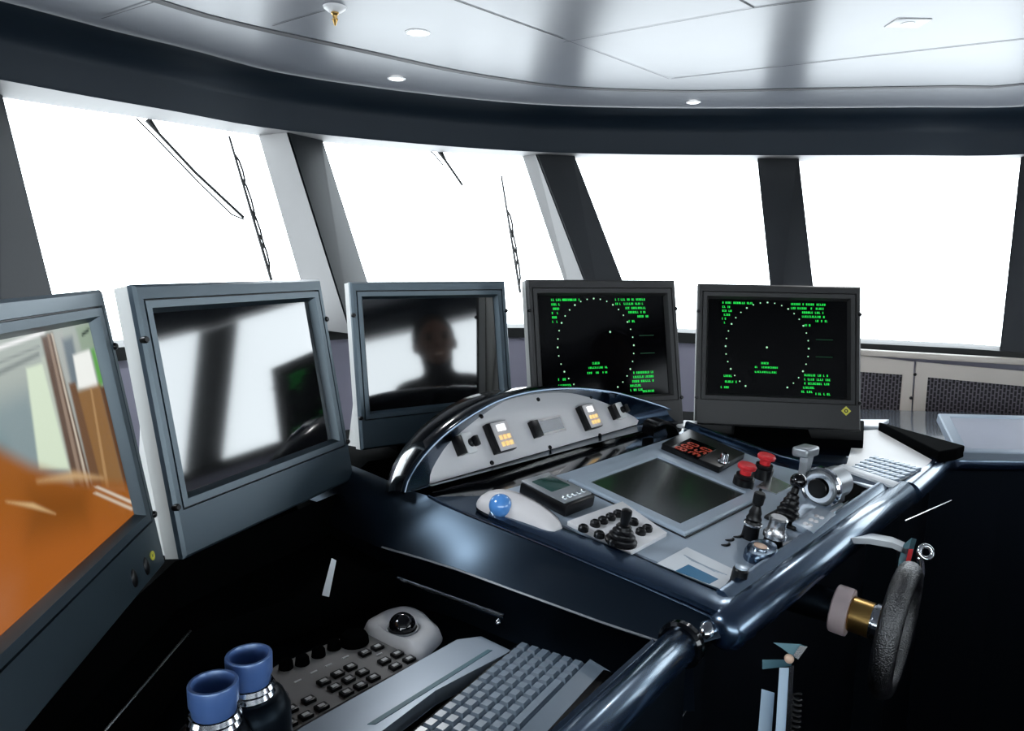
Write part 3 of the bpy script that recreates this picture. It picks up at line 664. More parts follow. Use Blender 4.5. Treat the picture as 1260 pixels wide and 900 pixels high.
# trackball mouse
mm = dkM(634, 637, .006, radians(-85)) @ Matrix.Scale(.92, 4); o = thing('trackball_mouse', 'light grey ergonomic trackball mouse with a blue ball on console edge', 'mouse', mm)
# local x runs from the nose (ball end) to the tail
bm = NB(); st = [(-.072, .018, .010, 0), (-.066, .029, .024, 0), (-.045, .034, .034, 0), (-.015, .034, .039, .002), (.015, .029, .038, .006), (.045, .025, .033, .009), (.070, .022, .024, .010), (.083, .014, .012, .010)]
rings = []
for x, w, h, off in st:
    rings.append([Vector((x, off+w*a_, h*b_)) for a_, b_ in ((-.92, 0), (-1, .3), (-.9, .62), (-.6, .88), (0, 1), (.6, .9), (.9, .62), (1, .3), (.92, 0))])
rings = [[Vector(p) for p in r] for r in zip(*[spline(list(c), 4) for c in zip(*rings)])]
add_loft(bm, rings); mo = obj('mouse_body', bm, 'ltgrey', o, smooth=60)
bm = NB(); add_sphere(bm, T(-.018, -.024, .0225), .0205, n=28); obj('ball', bm, 'ballblue', o, smooth=180)
bm = NB(); add_prism(bm, [Vector((x, off+w*.95*s_, -.004)) for s_ in (-1,) for x, w, h, off in st]+[Vector((x, off+w*.95, -.004)) for x, w, h, off in st[::-1]], (0, 0, .0045)); obj('base', bm, 'black', o)
bm = NB(); rings = []
for x, w, h, off in spline([Vector((a_, b_, c_)) for a_, b_, c_, d_ in st[3:7]], 4) and [(x, w, h, off) for x, w, h, off in st[3:7]]:
    rings.append([Vector((x, off+w*a_*1.04, h*b_*1.06)) for a_, b_ in ((.45, .95), (.6, .88), (.75, .78), (.9, .62))])
add_loft(bm, rings, closed=False); obj('side_button', bm, 'violet', o, smooth=60)
# small lcd unit
o = thing('control_unit', 'small black control unit with green display and a row of silver keys', 'control unit', dkM(684, 616, .006))
w, h = .068, .11
bm = NB(); add_box(bm, T(0, 0, .011), .080, .104, .022, .004); obj('case', bm, 'black', o)
bm = NB(); add_box(bm, T(0, .004, .0225), .074, .098, .004, .0015); obj('face_plate', bm, 'alu', o)
bm = NB(); add_box(bm, T(0, .016, .025), .050, .045, .002, .0005); obj('display', bm, 'lcdgreen', o)
src = None
for k in range(5):
    m_ = T(-.026+k*.013, -.034, .0255)
    if src is None: bm = NB(); add_sphere(bm, I4, .005, .9, 1.1, .6, 12); src = obj('button', bm, 'chrome', o); src.matrix_basis = m_
    else: inst(src, 'button', o, m_)
# joystick panel
o = thing('joystick_panel', 'pale grey plate with a black rubber-booted joystick ringed by black buttons', 'control panel', dkM(762, 652, .006))
pl = [dk(*p, .006) for p in [(697, 647), (765, 622), (820, 661), (777, 684)]]
bm = NB(); add_prism(bm, pl, DN*.008, .001); obj('plate', bm, 'dash', o, True)
src = None
for p in ((717.5, 653), (732, 647), (741.5, 643), (751, 639), (760, 635), (779, 645), (796, 653), (788, 657), (737, 661), (754, 670)):
    m_ = WM[o.name].inverted() @ dkM(*p, .014)
    if src is None: bm = NB(); add_lathe(bm, I4, [(.0085, 0), (.0085, .006), (.006, .009), (.004, .007)], 16); src = obj('button', bm, 'black', o); src.matrix_basis = m_
    else: inst(src, 'button', o, m_)
def boot(bm, m_, r, h, n=4):
    prof = [(r, 0)]
    for k in range(n):
        rr = r*(1-.62*(k+.5)/n); z0 = h*k/n; prof += [(rr*1.02, z0+h/n*.15), (rr*1.08, z0+h/n*.5), (rr*.9, z0+h/n*.8)]
    prof.append((r*.33, h)); return add_lathe(bm, m_, prof, 24)
jm = WM[o.name].inverted() @ dkM(764, 667, .014)
bm = NB(); boot(bm, jm, .025, .030); bt = obj('boot', bm, 'black', o, smooth=60)
bm = NB(); add_lathe(bm, jm @ T(0, 0, .027), [(.006, 0), (.007, .008), (.0085, .02), (.008, .026), (.005, .028)], 18); obj('stick', bm, 'black', o)
# digital readout
o = thing('digital_readout', 'black readout unit with red digits and a chrome knob behind the chart display', 'readout', dkM(858, 560, .006))
pl = [dk(*p, .006) for p in [(813, 553), (847, 535), (915, 565), (884, 583)]]
bm = NB(); add_prism(bm, pl, DN*.014, .0015); obj('case', bm, 'black', o, True)
bm = NB(); add_prism(bm, [dk(*p, .020) for p in [(826, 551), (849, 540), (882, 553), (858, 566)]], DN*.0015); dsp = obj('display', bm, 'blackg', o, True)
bm = NB(); DG = {'8': 'abcdefg', '3': 'abgcd', '0': 'abcdef', '5': 'afgcd', '2': 'abged'}
def digit(bm, c, ch, w, h):
    m_ = c; seg = {'a': (0, h/2, w, .0), 'g': (0, 0, w, 0), 'd': (0, -h/2, w, 0), 'f': (-w/2, h/4, 0, h/2), 'b': (w/2, h/4, 0, h/2), 'e': (-w/2, -h/4, 0, h/2), 'c': (w/2, -h/4, 0, h/2)}
    for s_ in DG[ch]:
        x, y, sx, sy = seg[s_]; add_box(bm, m_ @ T(x, y, 0), max(sx*.8, .0032), max(sy*.8, .0032), .001)
for r_, txt in enumerate(('880', '350')):
    for k, ch in enumerate(txt): digit(bm, dkM(854, 553, .0222) @ T(-.026+k*.026, .017-r_*.032, 0), ch, .014, .022)
obj('digits', bm, 'redd', dsp, True, smooth=0)
bm = NB(); add_lathe(bm, WM[o.name].inverted() @ dkM(890, 568, .020), [(.013, 0), (.012, .003), (.009, .004), (.008, .016), (.006, .018)], 20); obj('knob', bm, 'chrome', o)
# red-capped knobs
def redknob(label, c, k=1):
    o = thing('emergency_button', label, 'button', dkM(*c, .006), 'red-capped emergency buttons')
    bm = NB(); add_lathe(bm, I4, [(.020*k, 0), (.020*k, .022), (.017*k, .024), (.017*k, .030)], 22); obj('base', bm, 'black', o)
    bm = NB(); add_lathe(bm, T(0, 0, .029), [(.011*k, 0), (.011*k, .010), (.0175*k, .013), (.0185*k, .018), (.016*k, .022), (.006*k, .023)], 22); obj('cap', bm, 'red', o)
redknob('red-capped button in black collar, the left and nearer of the two', (913, 601))
redknob('red-capped button in black collar, the right and farther of the two', (937, 588), 1)
bm = NB(); add_prism(bm, [dk(*p, .006) for p in [(930, 600), (949, 587), (975, 599), (955, 609)]], DN*.002, .0004); tag(obj('label_plate', bm, 'silver', smooth=0), 'blank silver label plate beside the red-capped buttons', 'plate')
# thruster lever: drum with crank
dm = dkM(1003, 612, .006); o = thing('throttle_lever', 'large grey drum throttle with an upright lever at the right of the console', 'throttle', dm)
# drum axis: along the console, tilted toward the viewer's left
axd = (BV*.97+AV*-.1).normalized()
ty = axd.cross(Vector((0, 0, 1))).normalized(); tz = ty.cross(axd)*1
c0 = dk(1003, 623)+DN*.039
dM = frame(c0, ty, axd.cross(ty), axd)
bm = NB(); add_lathe(bm, dM, [(.030, -.004), (.034, 0), (.034, .004), (.031, .006), (.031, .075), (.027, .080)], 30); obj('drum', bm, 'alu', o, True)
bm = NB(); add_lathe(bm, dM, [(.036, -.006), (.040, -.002), (.040, .006), (.036, .008)], 30, False, False); add_lathe(bm, dM, [(.028, -.007), (.028, -.004), (.020, -.004), (.020, -.007)], 24, True, True); obj('front_ring', bm, 'chrome', o, True)
bm = NB(); add_lathe(bm, dM, [(.019, -.012), (.017, -.014), (.008, -.015)], 20); obj('hub_cap', bm, 'black', o, True)
L = lambda x, y, d_=.0: onpl(x, y, c0+axd*d_, axd)
bm = NB(); lv = [L(985, 598, .0), L(990, 578, .005), L(993, 562, .008), L(985, 556, .008)]
add_loft(bm, [[p+axd*(s_*w_)+ty*(q_*.008) for s_, q_ in ((-1, -1), (1, -1), (1, 1), (-1, 1))] for p, w_ in zip(lv, (.008, .008, .012, .014))])
hp = L(989, 556, .01); add_box(bm, frame(hp, axd, ty, axd.cross(ty)) @ T(.008, 0, 0), .052, .034, .020, .006, 3); obj('lever', bm, 'alu', o, True, smooth=50)
bm = NB(); add_box(bm, frame(c0+axd*.045, ty, axd.cross(ty), axd) @ T(0, 0, 0), .040, .064, .060, .004) ; bm2 = bm
bmesh.ops.translate(bm, vec=Vector((0, 0, .0))-DN*.01, verts=bm.verts); obj('drum_mount', bm, 'alu', o, True)
# ball joystick with bellows
o = thing('ball_joystick', 'black bellows joystick with a round black ball, in front of the drum throttle', 'joystick', dkM(966, 641, .006))
bm = NB(); add_box(bm, T(.0, 0, .003), .060, .056, .006, .002); obj('base_plate', bm, 'black', o)
bm = NB(); boot(bm, T(0, 0, .005) @ RY(.22), .023, .048, 5); obj('bellows', bm, 'black', o, smooth=60)
bm = NB(); add_cyl(bm, RY(.22) @ T(0, 0, .05), .0065, .016); obj('stick', bm, 'black', o)
bm = NB(); add_sphere(bm, RY(.22) @ T(0, 0, .075), .0145, n=24); obj('ball', bm, 'ballblk', o, smooth=180)
# slim joystick with side lever
o = thing('slim_joystick', 'slim black joystick with a short side lever near the chart display corner', 'joystick', dkM(922, 662, .006))
bm = NB(); add_lathe(bm, I4, [(.014, 0), (.013, .022), (.0145, .026), (.012, .032), (.013, .036), (.010, .042), (.0105, .047), (.007, .056), (.006, .060)], 20); obj('bellows', bm, 'black', o)
bm = NB(); add_lathe(bm, T(0, 0, .058), [(.005, 0), (.009, .005), (.0095, .022), (.008, .024)], 18); obj('head', bm, 'black', o)
bm = NB(); add_tube(bm, [Vector((.002, 0, .066)), Vector((.02, .008, .074)), Vector((.026, .010, .078))], .0025, 8); obj('side_lever', bm, 'black', o)
bm = NB(); add_lathe(bm, T(0, 0, .0245), [(.0152, 0), (.0155, .003), (.0145, .004)], 20, False, False); obj('band', bm, 'silver', o)
# silver knob
o = thing('rotary_control', 'large silver flared knob beside the slim joystick', 'knob', dkM(950, 671, .006))
bm = NB(); add_lathe(bm, I4, [(.017, 0), (.015, .010), (.017, .016)], 24); obj('collar', bm, 'black', o)
bm = NB(); add_lathe(bm, T(0, 0, .016), [(.019, 0), (.019, .006), (.0145, .012), (.014, .026), (.0155, .032), (.013, .035)], 28); obj('cap', bm, 'silver', o)
# oval base with tan button
o = thing('push_button_unit', 'dark oval button unit with a tan centre, by the rail', 'button', dkM(935, 684, .006))
bm = NB(); rings = []
for k, z in ((1, 0), (1, .010), (.9, .015), (.3, .016)): rings.append([Vector((.040*k*cos(a_*pi/16), .022*k*sin(a_*pi/16), z)) for a_ in range(32)])
add_loft(bm, rings); obj('base', bm, 'rail', o)
bm = NB(); add_lathe(bm, T(-.008, 0, .015), [(.0125, 0), (.0125, .004), (.011, .005), (.011, .003)], 24); obj('button_ring', bm, 'chrome', o)
bm = NB(); add_lathe(bm, T(-.008, 0, .016), [(.0105, 0), (.0105, .004), (.007, .0055)], 24); obj('button', bm, 'copper', o)
# black cylinder knob near the corner
o = thing('toggle_knob', 'short black cylindrical knob with pale tip at the panel corner', 'knob', dkM(908, 716, .006))
bm = NB(); add_lathe(bm, I4, [(.012, 0), (.0115, .020), (.010, .022), (.0102, .0225), (.0102, .023)], 20); obj('barrel', bm, 'black', o)
bm = NB(); add_lathe(bm, T(0, 0, .022), [(.0098, 0), (.009, .003), (.004, .004)], 20); obj('tip', bm, 'slab', o)
# crescent slots
bm = NB(); o = thing('speaker_slots', 'three small black crescent slots in the grey panel left of slim joystick', 'slots', dkM(893, 664, .0062))
for x, y in ((890, 668), (895, 662), (905, 658)):
    c = WM[o.name].inverted() @ dk(x, y, .0066); bm = NB()
    pts = [c+Vector((.011*cos(a_), .009*sin(a_), 0)) for a_ in [pi*1.05+k*pi*.75/8 for k in range(9)]]; add_tube(bm, pts, [.0006, .0018, .0024, .0027, .0028, .0027, .0024, .0018, .0006], 6); obj('slot', bm, 'black', o)
# switch bank
o = thing('switch_bank', 'small grey bank of rounded switches between the joystick and the rail', 'switches', dkM(1003, 645, .006))
bm = NB(); add_prism(bm, [dk(*p, .006) for p in [(973, 650), (1004, 630), (1027, 640), (999, 663)]], DN*.012, .0015); obj('case', bm, 'deck', o, True)
src = None
for k in range(6):
    x, y = 991+(k % 3)*7, 645-(k % 3)*4.6+(k//3)*2; x += (k//3)*6
    m_ = WM[o.name].inverted() @ dkM(x, y, .018)
    if src is None: bm = NB(); add_sphere(bm, I4, .0055, 1.2, .8, .6, 10); src = obj('rocker', bm, 'dash', o); src.matrix_basis = m_
    else: inst(src, 'rocker', o, m_)
bm = NB(); add_prism(bm, [dk(*p, .0065) for p in [(1018, 632), (1034, 622), (1044, 628), (1029, 639)]], DN*.001); tag(obj('white_card', bm, 'white', smooth=0), 'small white card lying between the switch bank and rail', 'card')
bm = NB(); add_prism(bm, [dk(*p, .0065) for p in [(961, 672), (975, 665), (990, 670), (975, 678)]], DN*.001); tag(obj('silver_plate', bm, 'silver', smooth=0), 'small silver plate beside the silver knob at the rail', 'plate')
# instruction sheet
o = thing('instruction_sheet', 'white printed sheet with a blue picture on the near corner of panel', 'paper', dkM(850, 700, .0065))
bm = NB(); add_prism(bm, [dk(*p, .0065) for p in [(808, 694), (845, 674), (906, 703), (888, 726), (872, 720)]], DN*.0008); sheet = obj('sheet', bm, 'paper', o, True, smooth=0)
bm = NB(); add_prism(bm, [dk(*p, .0074) for p in [(831, 703), (847, 695), (872, 707), (884, 713), (873, 719), (864, 716), (852, 711)]], DN*.0002); obj('picture', bm, 'bluep', sheet, True, smooth=0)
bm = NB()
for k in range(4):
    a, b = dk(838+k*3+4, 683+k*2.2, .0074), dk(880+k*5, 703.5+k*1.4, .0074); add_prism(bm, [a, b, b-BV*.0025, a-BV*.0025], DN*.0002)
obj('text_lines', bm, 'slab', sheet, True, smooth=0)

# ================================================================ STEERING WHEEL & LEVERS
wd = 1.17; WC = atd(1103, 775, wd); wax = ((-AH)*cos(radians(8))+UPV*sin(radians(-2))).normalized()
o = thing('steering_wheel', 'small steering wheel with textured black leather rim, seen nearly edge-on', 'steering wheel', T(*WC))
tilt = radians(5); rh = ray(1108, 768); rh.z = 0; ux = (BV*.62+rh.normalized()*.38).normalized(); wah = Vector((ux.y, -ux.x, 0)); uz_ = (UPV*cos(tilt)+wah*sin(tilt)); wax = ux.cross(uz_).normalized(); wax = wax if wax.dot(-AH) > 0 else -wax
Wm = frame(WC, ux, uz_, wax)
R = .092
bm = NB(); add_tube(bm, [Wm @ Vector((R*cos(a_*pi/24), R*sin(a_*pi/24), 0)) for a_ in range(48)], .017, 16, True); obj('rim', bm, 'leather', o, True, smooth=180)
for a_ in (30, 150, 270):
    bm = NB(); d_ = Vector((cos(radians(a_)), sin(radians(a_)), 0)); add_tube(bm, [Wm @ (d_*.02+Vector((0, 0, -.012))), Wm @ (d_*.06+Vector((0, 0, -.006))), Wm @ (d_*R)], [.008, .006, .006], 10); obj('spoke', bm, 'alu', o, True)
bm = NB(); add_lathe(bm, Wm, [(.026, -.02), (.026, .0), (.018, .006), (.004, .008)], 24); obj('hub', bm, 'black', o, True)
sa = WC-wax*.02
Sm = frame(sa, ux, uz_, -wax) if frame(sa, ux, uz_, -wax).determinant() > 0 else frame(sa, -ux, uz_, -wax)
# column running forward under the console
bm = NB(); add_lathe(bm, Sm, [(.030, 0), (.030, .012), (.027, .013), (.027, .016)], 28); obj('column_ring', bm, 'chrome', o, True)
bm = NB(); add_lathe(bm, Sm, [(.0285, .016), (.0285, .046), (.027, .048)], 28); obj('column_sleeve', bm, 'brass', o, True)
bm = NB(); add_lathe(bm, Sm, [(.038, .048), (.039, .052), (.039, .072), (.037, .074)], 28); obj('column_collar', bm, 'pink', o, True)
bm = NB(); add_lathe(bm, Sm, [(.026, .074), (.03, .11), (.034, .20), (.034, .30)], 24); obj('column_housing', bm, 'navyd', o, True)
bm = NB(); c = Sm @ Vector((-.022, -.005, .074)); add_tube(bm, [c, c-wax*.05], [.007, .005], 10); obj('indicator_stalk', bm, 'chrome', o, True)
# angled hand lever beyond the wheel
d_ = 1.30; o = thing('hand_lever', 'angled grey hand lever with red stripe above the steering wheel', 'lever', T(*atd(1110, 680, d_)))
A = lambda x, y, k=0: atd(x, y, d_+k)
bm = NB(); add_loft(bm, [[A(x, y+dy, k) for dy, k in ((7, 0), (0, 0), (-7, .08), (0, .08))] for x, y in ((1040, 662), (1070, 663), (1098, 668), (1116, 676))]); obj('lever_arm', bm, 'alu', o, True, smooth=50)
bm = NB(); add_loft(bm, [[A(x, y, k) for x, y, k in ((1112, 670, 0), (1122, 662, 0), (1128, 664, .04), (1116, 672, .04))], [A(x, y, k) for x, y, k in ((1106, 688, 0), (1116, 686, 0), (1122, 686, .04), (1110, 690, .04))], [A(x, y, k) for x, y, k in ((1104, 706, 0), (1112, 704, 0), (1116, 704, .04), (1108, 706, .04))]]); obj('lever_grip', bm, 'teal', o, True, smooth=50)
bm = NB(); add_loft(bm, [[A(x, y, -.004) for x, y in ((1118, 676), (1124, 676), (1120, 694), (1114, 694))], [A(x, y, .004) for x, y in ((1118, 676), (1124, 676), (1120, 694), (1114, 694))]]); obj('red_stripe', bm, 'red', o, True, smooth=0)
d_ = 1.27; o = thing('crank_rod', 'thin curved steel rod ending in a ring, right of hand lever', 'rod', T(*A(1132, 700)))
bm = NB(); add_tube(bm, spline([A(1112, 727), A(1124, 720), A(1133, 710), A(1134, 698), A(1132, 687)], 5), .005, 10); obj('rod', bm, 'chrome', o, True, smooth=60)
bm = NB(); rc = A(1139, 680); add_tube(bm, [rc+Vector((.011*cos(k*pi/10), .004*sin(k*pi/10), .010*sin(k*pi/10))) for k in range(20)], .0042, 10, True); obj('ring', bm, 'chrome', o, True, smooth=180)

# handset under the console corner
d_ = .93; o = thing('telephone_handset', 'slim blue-grey handset hanging in a cradle below the console corner', 'handset', T(*A(960, 850)))
def slab(pts, k0, k1, b_=0): 
    bm = NB(); add_loft(bm, [[A(*p, k0) for p in pts], [A(*p, k1) for p in pts]]); return bm
obj('handset', slab([(959, 822), (971, 822), (962, 985), (949, 985)], 0, .03), 'slab2', o, True, smooth=0)
obj('edge_strip', slab([(971, 821), (977, 819), (968, 985), (962, 985)], -.002, .028), 'chrome', o, True, smooth=0)
obj('cradle_cap', slab([(951, 791), (985, 793), (993, 796), (980, 811), (975, 808), (962, 798)], -.004, .05), 'teal', o, True, smooth=0)
obj('cap_edge', slab([(984, 795), (994, 796), (982, 812), (976, 807)], -.008, .0), 'silver', o, True, smooth=0)
obj('cradle_arm', slab([(938, 812), (974, 812), (974, 820), (938, 824)], .03, .05), 'teal', o, True, smooth=0)
obj('back_plate', slab([(937, 848), (953, 853), (944, 985), (926, 985)], .02, .035), 'slab2', o, True, smooth=0)
bm = NB(); add_sphere(bm, T(*A(971, 811, -.004)), .006, n=12); obj('pivot', bm, 'copper', o, True)
bm = NB(); p0, p1 = A(981, 855, .02), A(972, 985, .02); x_ = RIGHT; k = 130
add_tube(bm, [p0.lerp(p1, i/k)+RIGHT*(.006*cos(i*.95))+_fwd*(.006*sin(i*.95)) for i in range(k)], .0016, 6); obj('coiled_cord', bm, 'black', o, True, smooth=180)

# ================================================================ LEFT SIDE CONSOLE
side = thing('side_console', 'black side console left of the helm, with sunken well and rounded rail', 'console', T(-.2, .8, 0))
rim_i = [(-.42, .25), (-.425, .94), (-.346, 1.02), (-.21, 1.145), (-.178, 1.18)]
rim_o = [(-.452, .25), (-.462, .985), (-.40, 1.12), (-.30, 1.32), (-.235, 1.28)]
bm = NB(); add_loft(bm, [[Vector((x, y, Z(-.56))) for x, y in rim_i], [Vector((x, y, Z(-.50))) for x, y in rim_i], [Vector((x, y, Z(-.497))).lerp(Vector((x2, y2, Z(-.495))), .5) for (x, y), (x2, y2) in zip(rim_i, rim_o)], [Vector((x, y, Z(-.49))) for x, y in rim_o], [Vector((x, y, Z(-.42))) for x, y in rim_o]], closed=False); obj('worktop', bm, 'mblack', side, True, smooth=25)
wl = [(-.45, .22), (-.45, 1.0), (-.20, 1.22), (-.05, 1.12), (.20, 1.0), (.215, .945), (-.30, .37)]
bm = NB(); add_prism(bm, [Vector((x, y, .02)) for x, y in wl], (0, 0, Z(-.563)-.02)); obj('cabinet', bm, 'navyd', side, True, smooth=0)
r0, r1 = hz(731, 898, -.475), hz(830, 801, -.475); rd = (r1-r0).normalized(); r0 = r0-rd*.35
bm = NB(); capsule(bm, r0, r1+rd*.01, .0225); obj('rail', bm, 'rail', side, True, smooth=60)
bm = NB(); sd = Vector((rd.y, -rd.x, 0)); add_loft(bm, [[p-sd*.018+Vector((0, 0, dz)) for p in (r0, r1)] for dz in (.0,)]+[[p-sd*.03+Vector((0, 0, dz)) for p in (r0, r1)] for dz in (.006, -.08)], closed=False); obj('rail_board', bm, 'navy', side, True)
bm = NB(); add_loft(bm, [[p+sd*.015+Vector((0, 0, z_)) for p in (r0, r1)] for z_ in (-.01, -.4, -.97)], closed=False); obj('outer_panel', bm, 'navyd', side, True)
bm = NB(); a, b = r1+rd*.012, r1+rd*.045; add_lathe(bm, frame(a, sd, UPV, sd.cross(UPV)) if sd.cross(UPV).dot(rd) > 0 else frame(a, -sd, UPV, (-sd).cross(UPV)), [(.026, 0), (.030, .004), (.030, .012), (.024, .016)], 28); obj('rail_socket', bm, 'blackg', side, True)
bm = NB(); c = hz(872, 775, -.487); add_sphere(bm, frame(c, rd, sd, rd.cross(sd)), .02, 1.1, .7, .7, 20); obj('corner_cap', bm, 'chrome', side, True, smooth=180)
bm = NB(); a, b = hz(489, 712, -.505), hz(620, 759, -.515); add_tube(bm, [a, b], .0035, 8); obj('drawer_strip', bm, 'chrome', side, True)
bm = NB(); add_sphere(bm, T(*hz(613, 766, -.52)), .005, n=12); obj('drawer_knob', bm, 'chrome', side, True)
bm = NB(); add_tube(bm, [p+Vector((0, 0, .002)) for p in E2], .0018, 6); obj('joint_strip', bm, 'alu', side, True)
bm = NB(); add_tube(bm, [hz(854, 862, -.66), hz(824, 902, -.66)], .0014, 6); obj('panel_seam', bm, 'silver', side, True)  # thin silver line painting in a glint on the dark panel
bm = NB(); add_tube(bm, [Vector((-.421, .45, Z(-.498))), Vector((-.425, .94, Z(-.498)))], .0018, 6); obj('edge_strip', bm, 'silver', side, True)
# plinth carrying the monitors
fr = [(-.462, .2), (-.475, .985), (-.34, 1.335), (-.315, 1.60), (-.03, 1.80), (.04, 1.75), (.44, 1.90), (.48, 1.92), (.90, 1.865)]
bk = [(1.02, 2.12), (.5, 2.22), (-.1, 2.2), (-.7, 1.65), (-.85, .95), (-.85, .2)]
bm = NB(); add_prism(bm, [Vector((x, y, .02)) for x, y in fr+bk], (0, 0, Z(-.442)-.02), .004); tag(obj('monitor_plinth', bm, 'mblack', smooth=30), 'long black plinth carrying the row of monitors', 'plinth')
# narrow white sliver standing by the plinth
pl0 = [hz(px, py, -.46) for px, py in ()]
c = lambda x, y, k=0: atd(x, y, 1.13+k)
bm = NB(); add_loft(bm, [[c(*p) for p in ((408, 687), (414, 690), (405, 735), (396, 733))], [c(*p, .002) for p in ((408, 687), (414, 690), (405, 735), (396, 733))]]); tag(obj('paper_slip', bm, 'paper', smooth=0), 'narrow white paper slip standing at back of the dark well', 'paper')

# divider strip
zf = -.535
bm = NB(); ds = [hz(px, py, zf) for px, py in [(372, 895), (508, 818), (562, 787), (592, 783), (630, 801), (535, 850), (470, 900), (405, 945), (300, 945)]]
add_prism(bm, ds, (0, 0, -.02), .001); dv = tag(obj('divider_strip', bm, 'slab', smooth=0), 'pale grey flat strip between the radar keypad and the keyboard', 'strip')
bm = NB(); add_prism(bm, [hz(px, py, zf) for px, py in [(452, 892), (600, 800), (606, 801), (462, 892)]], (0, 0, .0006)); obj('groove', bm, 'teal', dv, smooth=0)
# radar keypad panel
zk = -.548; o = thing('radar_keypad', 'grey radar keypad panel with black trackball, knobs and small keys', 'keypad', T(*hz(450, 830, zk)))
bm = NB(); add_prism(bm, [hz(px, py, zk) for px, py in [(342, 818), (447, 774), (520, 790), (516, 813), (440, 854), (372, 893), (290, 940), (250, 880)]], (0, 0, -.012), .001); obj('plate', bm, 'grey', o, True, smooth=0)
tb = hz(495, 775, zk+.018)
bm = NB(); outl = [hz(px, py, zk) for px, py in [(447, 776), (460, 766), (478, 757), (500, 753), (520, 760), (532, 772), (545, 786), (535, 800), (516, 813), (490, 800), (468, 789)]]
outl = resample(spline(outl, 4, True)+[outl[0]], 41)[:40]; cc = sum(outl, Vector())/40
tb = hz(495, 774, zk+.016)
ringt = [tb+Vector((.025*cos(a_), .025*sin(a_), 0)) for a_ in [atan2((p-tb).y, (p-tb).x) for p in outl]]
add_loft(bm, [outl, [p.lerp(q, .15)+UPV*.011 for p, q in zip(outl, ringt)], [p.lerp(q, .45)+UPV*.012 for p, q in zip(outl, ringt)], [p.lerp(q, .8)+UPV*.005 for p, q in zip(outl, ringt)], ringt, [p.lerp(tb, .2)-UPV*.004 for p in ringt]], True, False, True); obj('trackball_dome', bm, 'dash', o, True, smooth=60)
bm = NB(); add_sphere(bm, T(*(tb+UPV*.003)), .0205, n=28); obj('trackball', bm, 'ballblk', o, True, smooth=180)
bm = NB(); add_lathe(bm, T(*tb), [(.024, 0), (.024, .002), (.0215, .002), (.0215, -.002)], 28, False, False); obj('trackball_ring', bm, 'alu', o, True)
def atk(px, py, h=0): return frame(hz(px, py, zk+h), BV, AH, UPV)
for px, py, r_ in ((352, 822, .010), (372, 817, .010), (392, 807, .010), (411, 798, .010)):
    bm = NB(); add_lathe(bm, atk(px, py), [(r_, 0), (r_*.9, .009), (r_*.7, .012), (r_*.3, .013)], 16); obj('knob', bm, 'mblack', o, True)
bm = NB(); add_lathe(bm, atk(436, 791), [(.021, 0), (.020, .009), (.017, .014), (.008, .015)], 24); obj('large_knob', bm, 'mblack', o, True)
src = None
for x, y in [(590, 485), (527, 514), (690, 520), (750, 547), (625, 555), (680, 582), (455, 585), (515, 612), (570, 640), (390, 620), (445, 648), (505, 680), (320, 660), (375, 688), (435, 715), (245, 752), (310, 787), (230, 832), (155, 800), (90, 835), (150, 872)]:
    px, py = 320+x/4.09, 680+y/4.09; m_ = WM[o.name].inverted() @ atk(px, py)
    if src is None:
        bm = NB(); add_box(bm, T(0, 0, .002), .016, .0125, .005, .001); src = obj('key', bm, 'black', o); src.matrix_basis = m_
        bm = NB(); add_box(bm, T(0, 0, .0048), .0085, .0055, .0006); legend = obj('key_legend', bm, 'keyw', src)
    else: k_ = inst(src, 'key', o, m_); inst(legend, 'key_legend', k_, I4)
src = None
for x, y in ((430, 530), (345, 570), (270, 605), (190, 650), (600, 515)):
    m_ = WM[o.name].inverted() @ atk(320+x/4.09, 680+y/4.09)
    if src is None: bm = NB(); add_box(bm, T(0, 0, .0008), .010, .0025, .0012); src = obj('marking', bm, 'keyw', o); src.matrix_basis = m_
    else: inst(src, 'marking', o, m_)
# keyboard
zkb = -.535; k0 = hz(640, 790, zkb); k1 = hz(752, 826, zkb); ka = (k1-k0); ka.z = 0; kd = ka.length; ka.normalize(); kb = Vector((-ka.y, ka.x, 0)); kb = kb if kb.dot(BV) > 0 else -kb
kM = frame(k0, -kb, -ka, UPV) if frame(k0, -kb, -ka, UPV).determinant() > 0 else frame(k0, kb, -ka, UPV)
sgn = 1 if kM.col[0].xyz.dot(kb) > 0 else -1
o = thing('keyboard', 'black computer keyboard with pale key tops lying in the console well', 'keyboard', kM)
KL = .40
bm = NB(); add_box(bm, T(-sgn*KL/2, -kd/2, -.006), KL, kd+.004, .012, .003); obj('case', bm, 'black', o)
bm = NB(); add_loft(bm, [[Vector((x, -kd+.032, .0)), Vector((x, -kd+.032, .006)), Vector((x, -kd+.002, -.002)), Vector((x, -kd, -.010))] for x in (-sgn*KL, .002)]); obj('palm_edge', bm, 'key', o)
rows_ = 6; pitch = .0188; depth = (kd-.040)/rows_
src = None; srcw = None; srcl = None; nk = 0
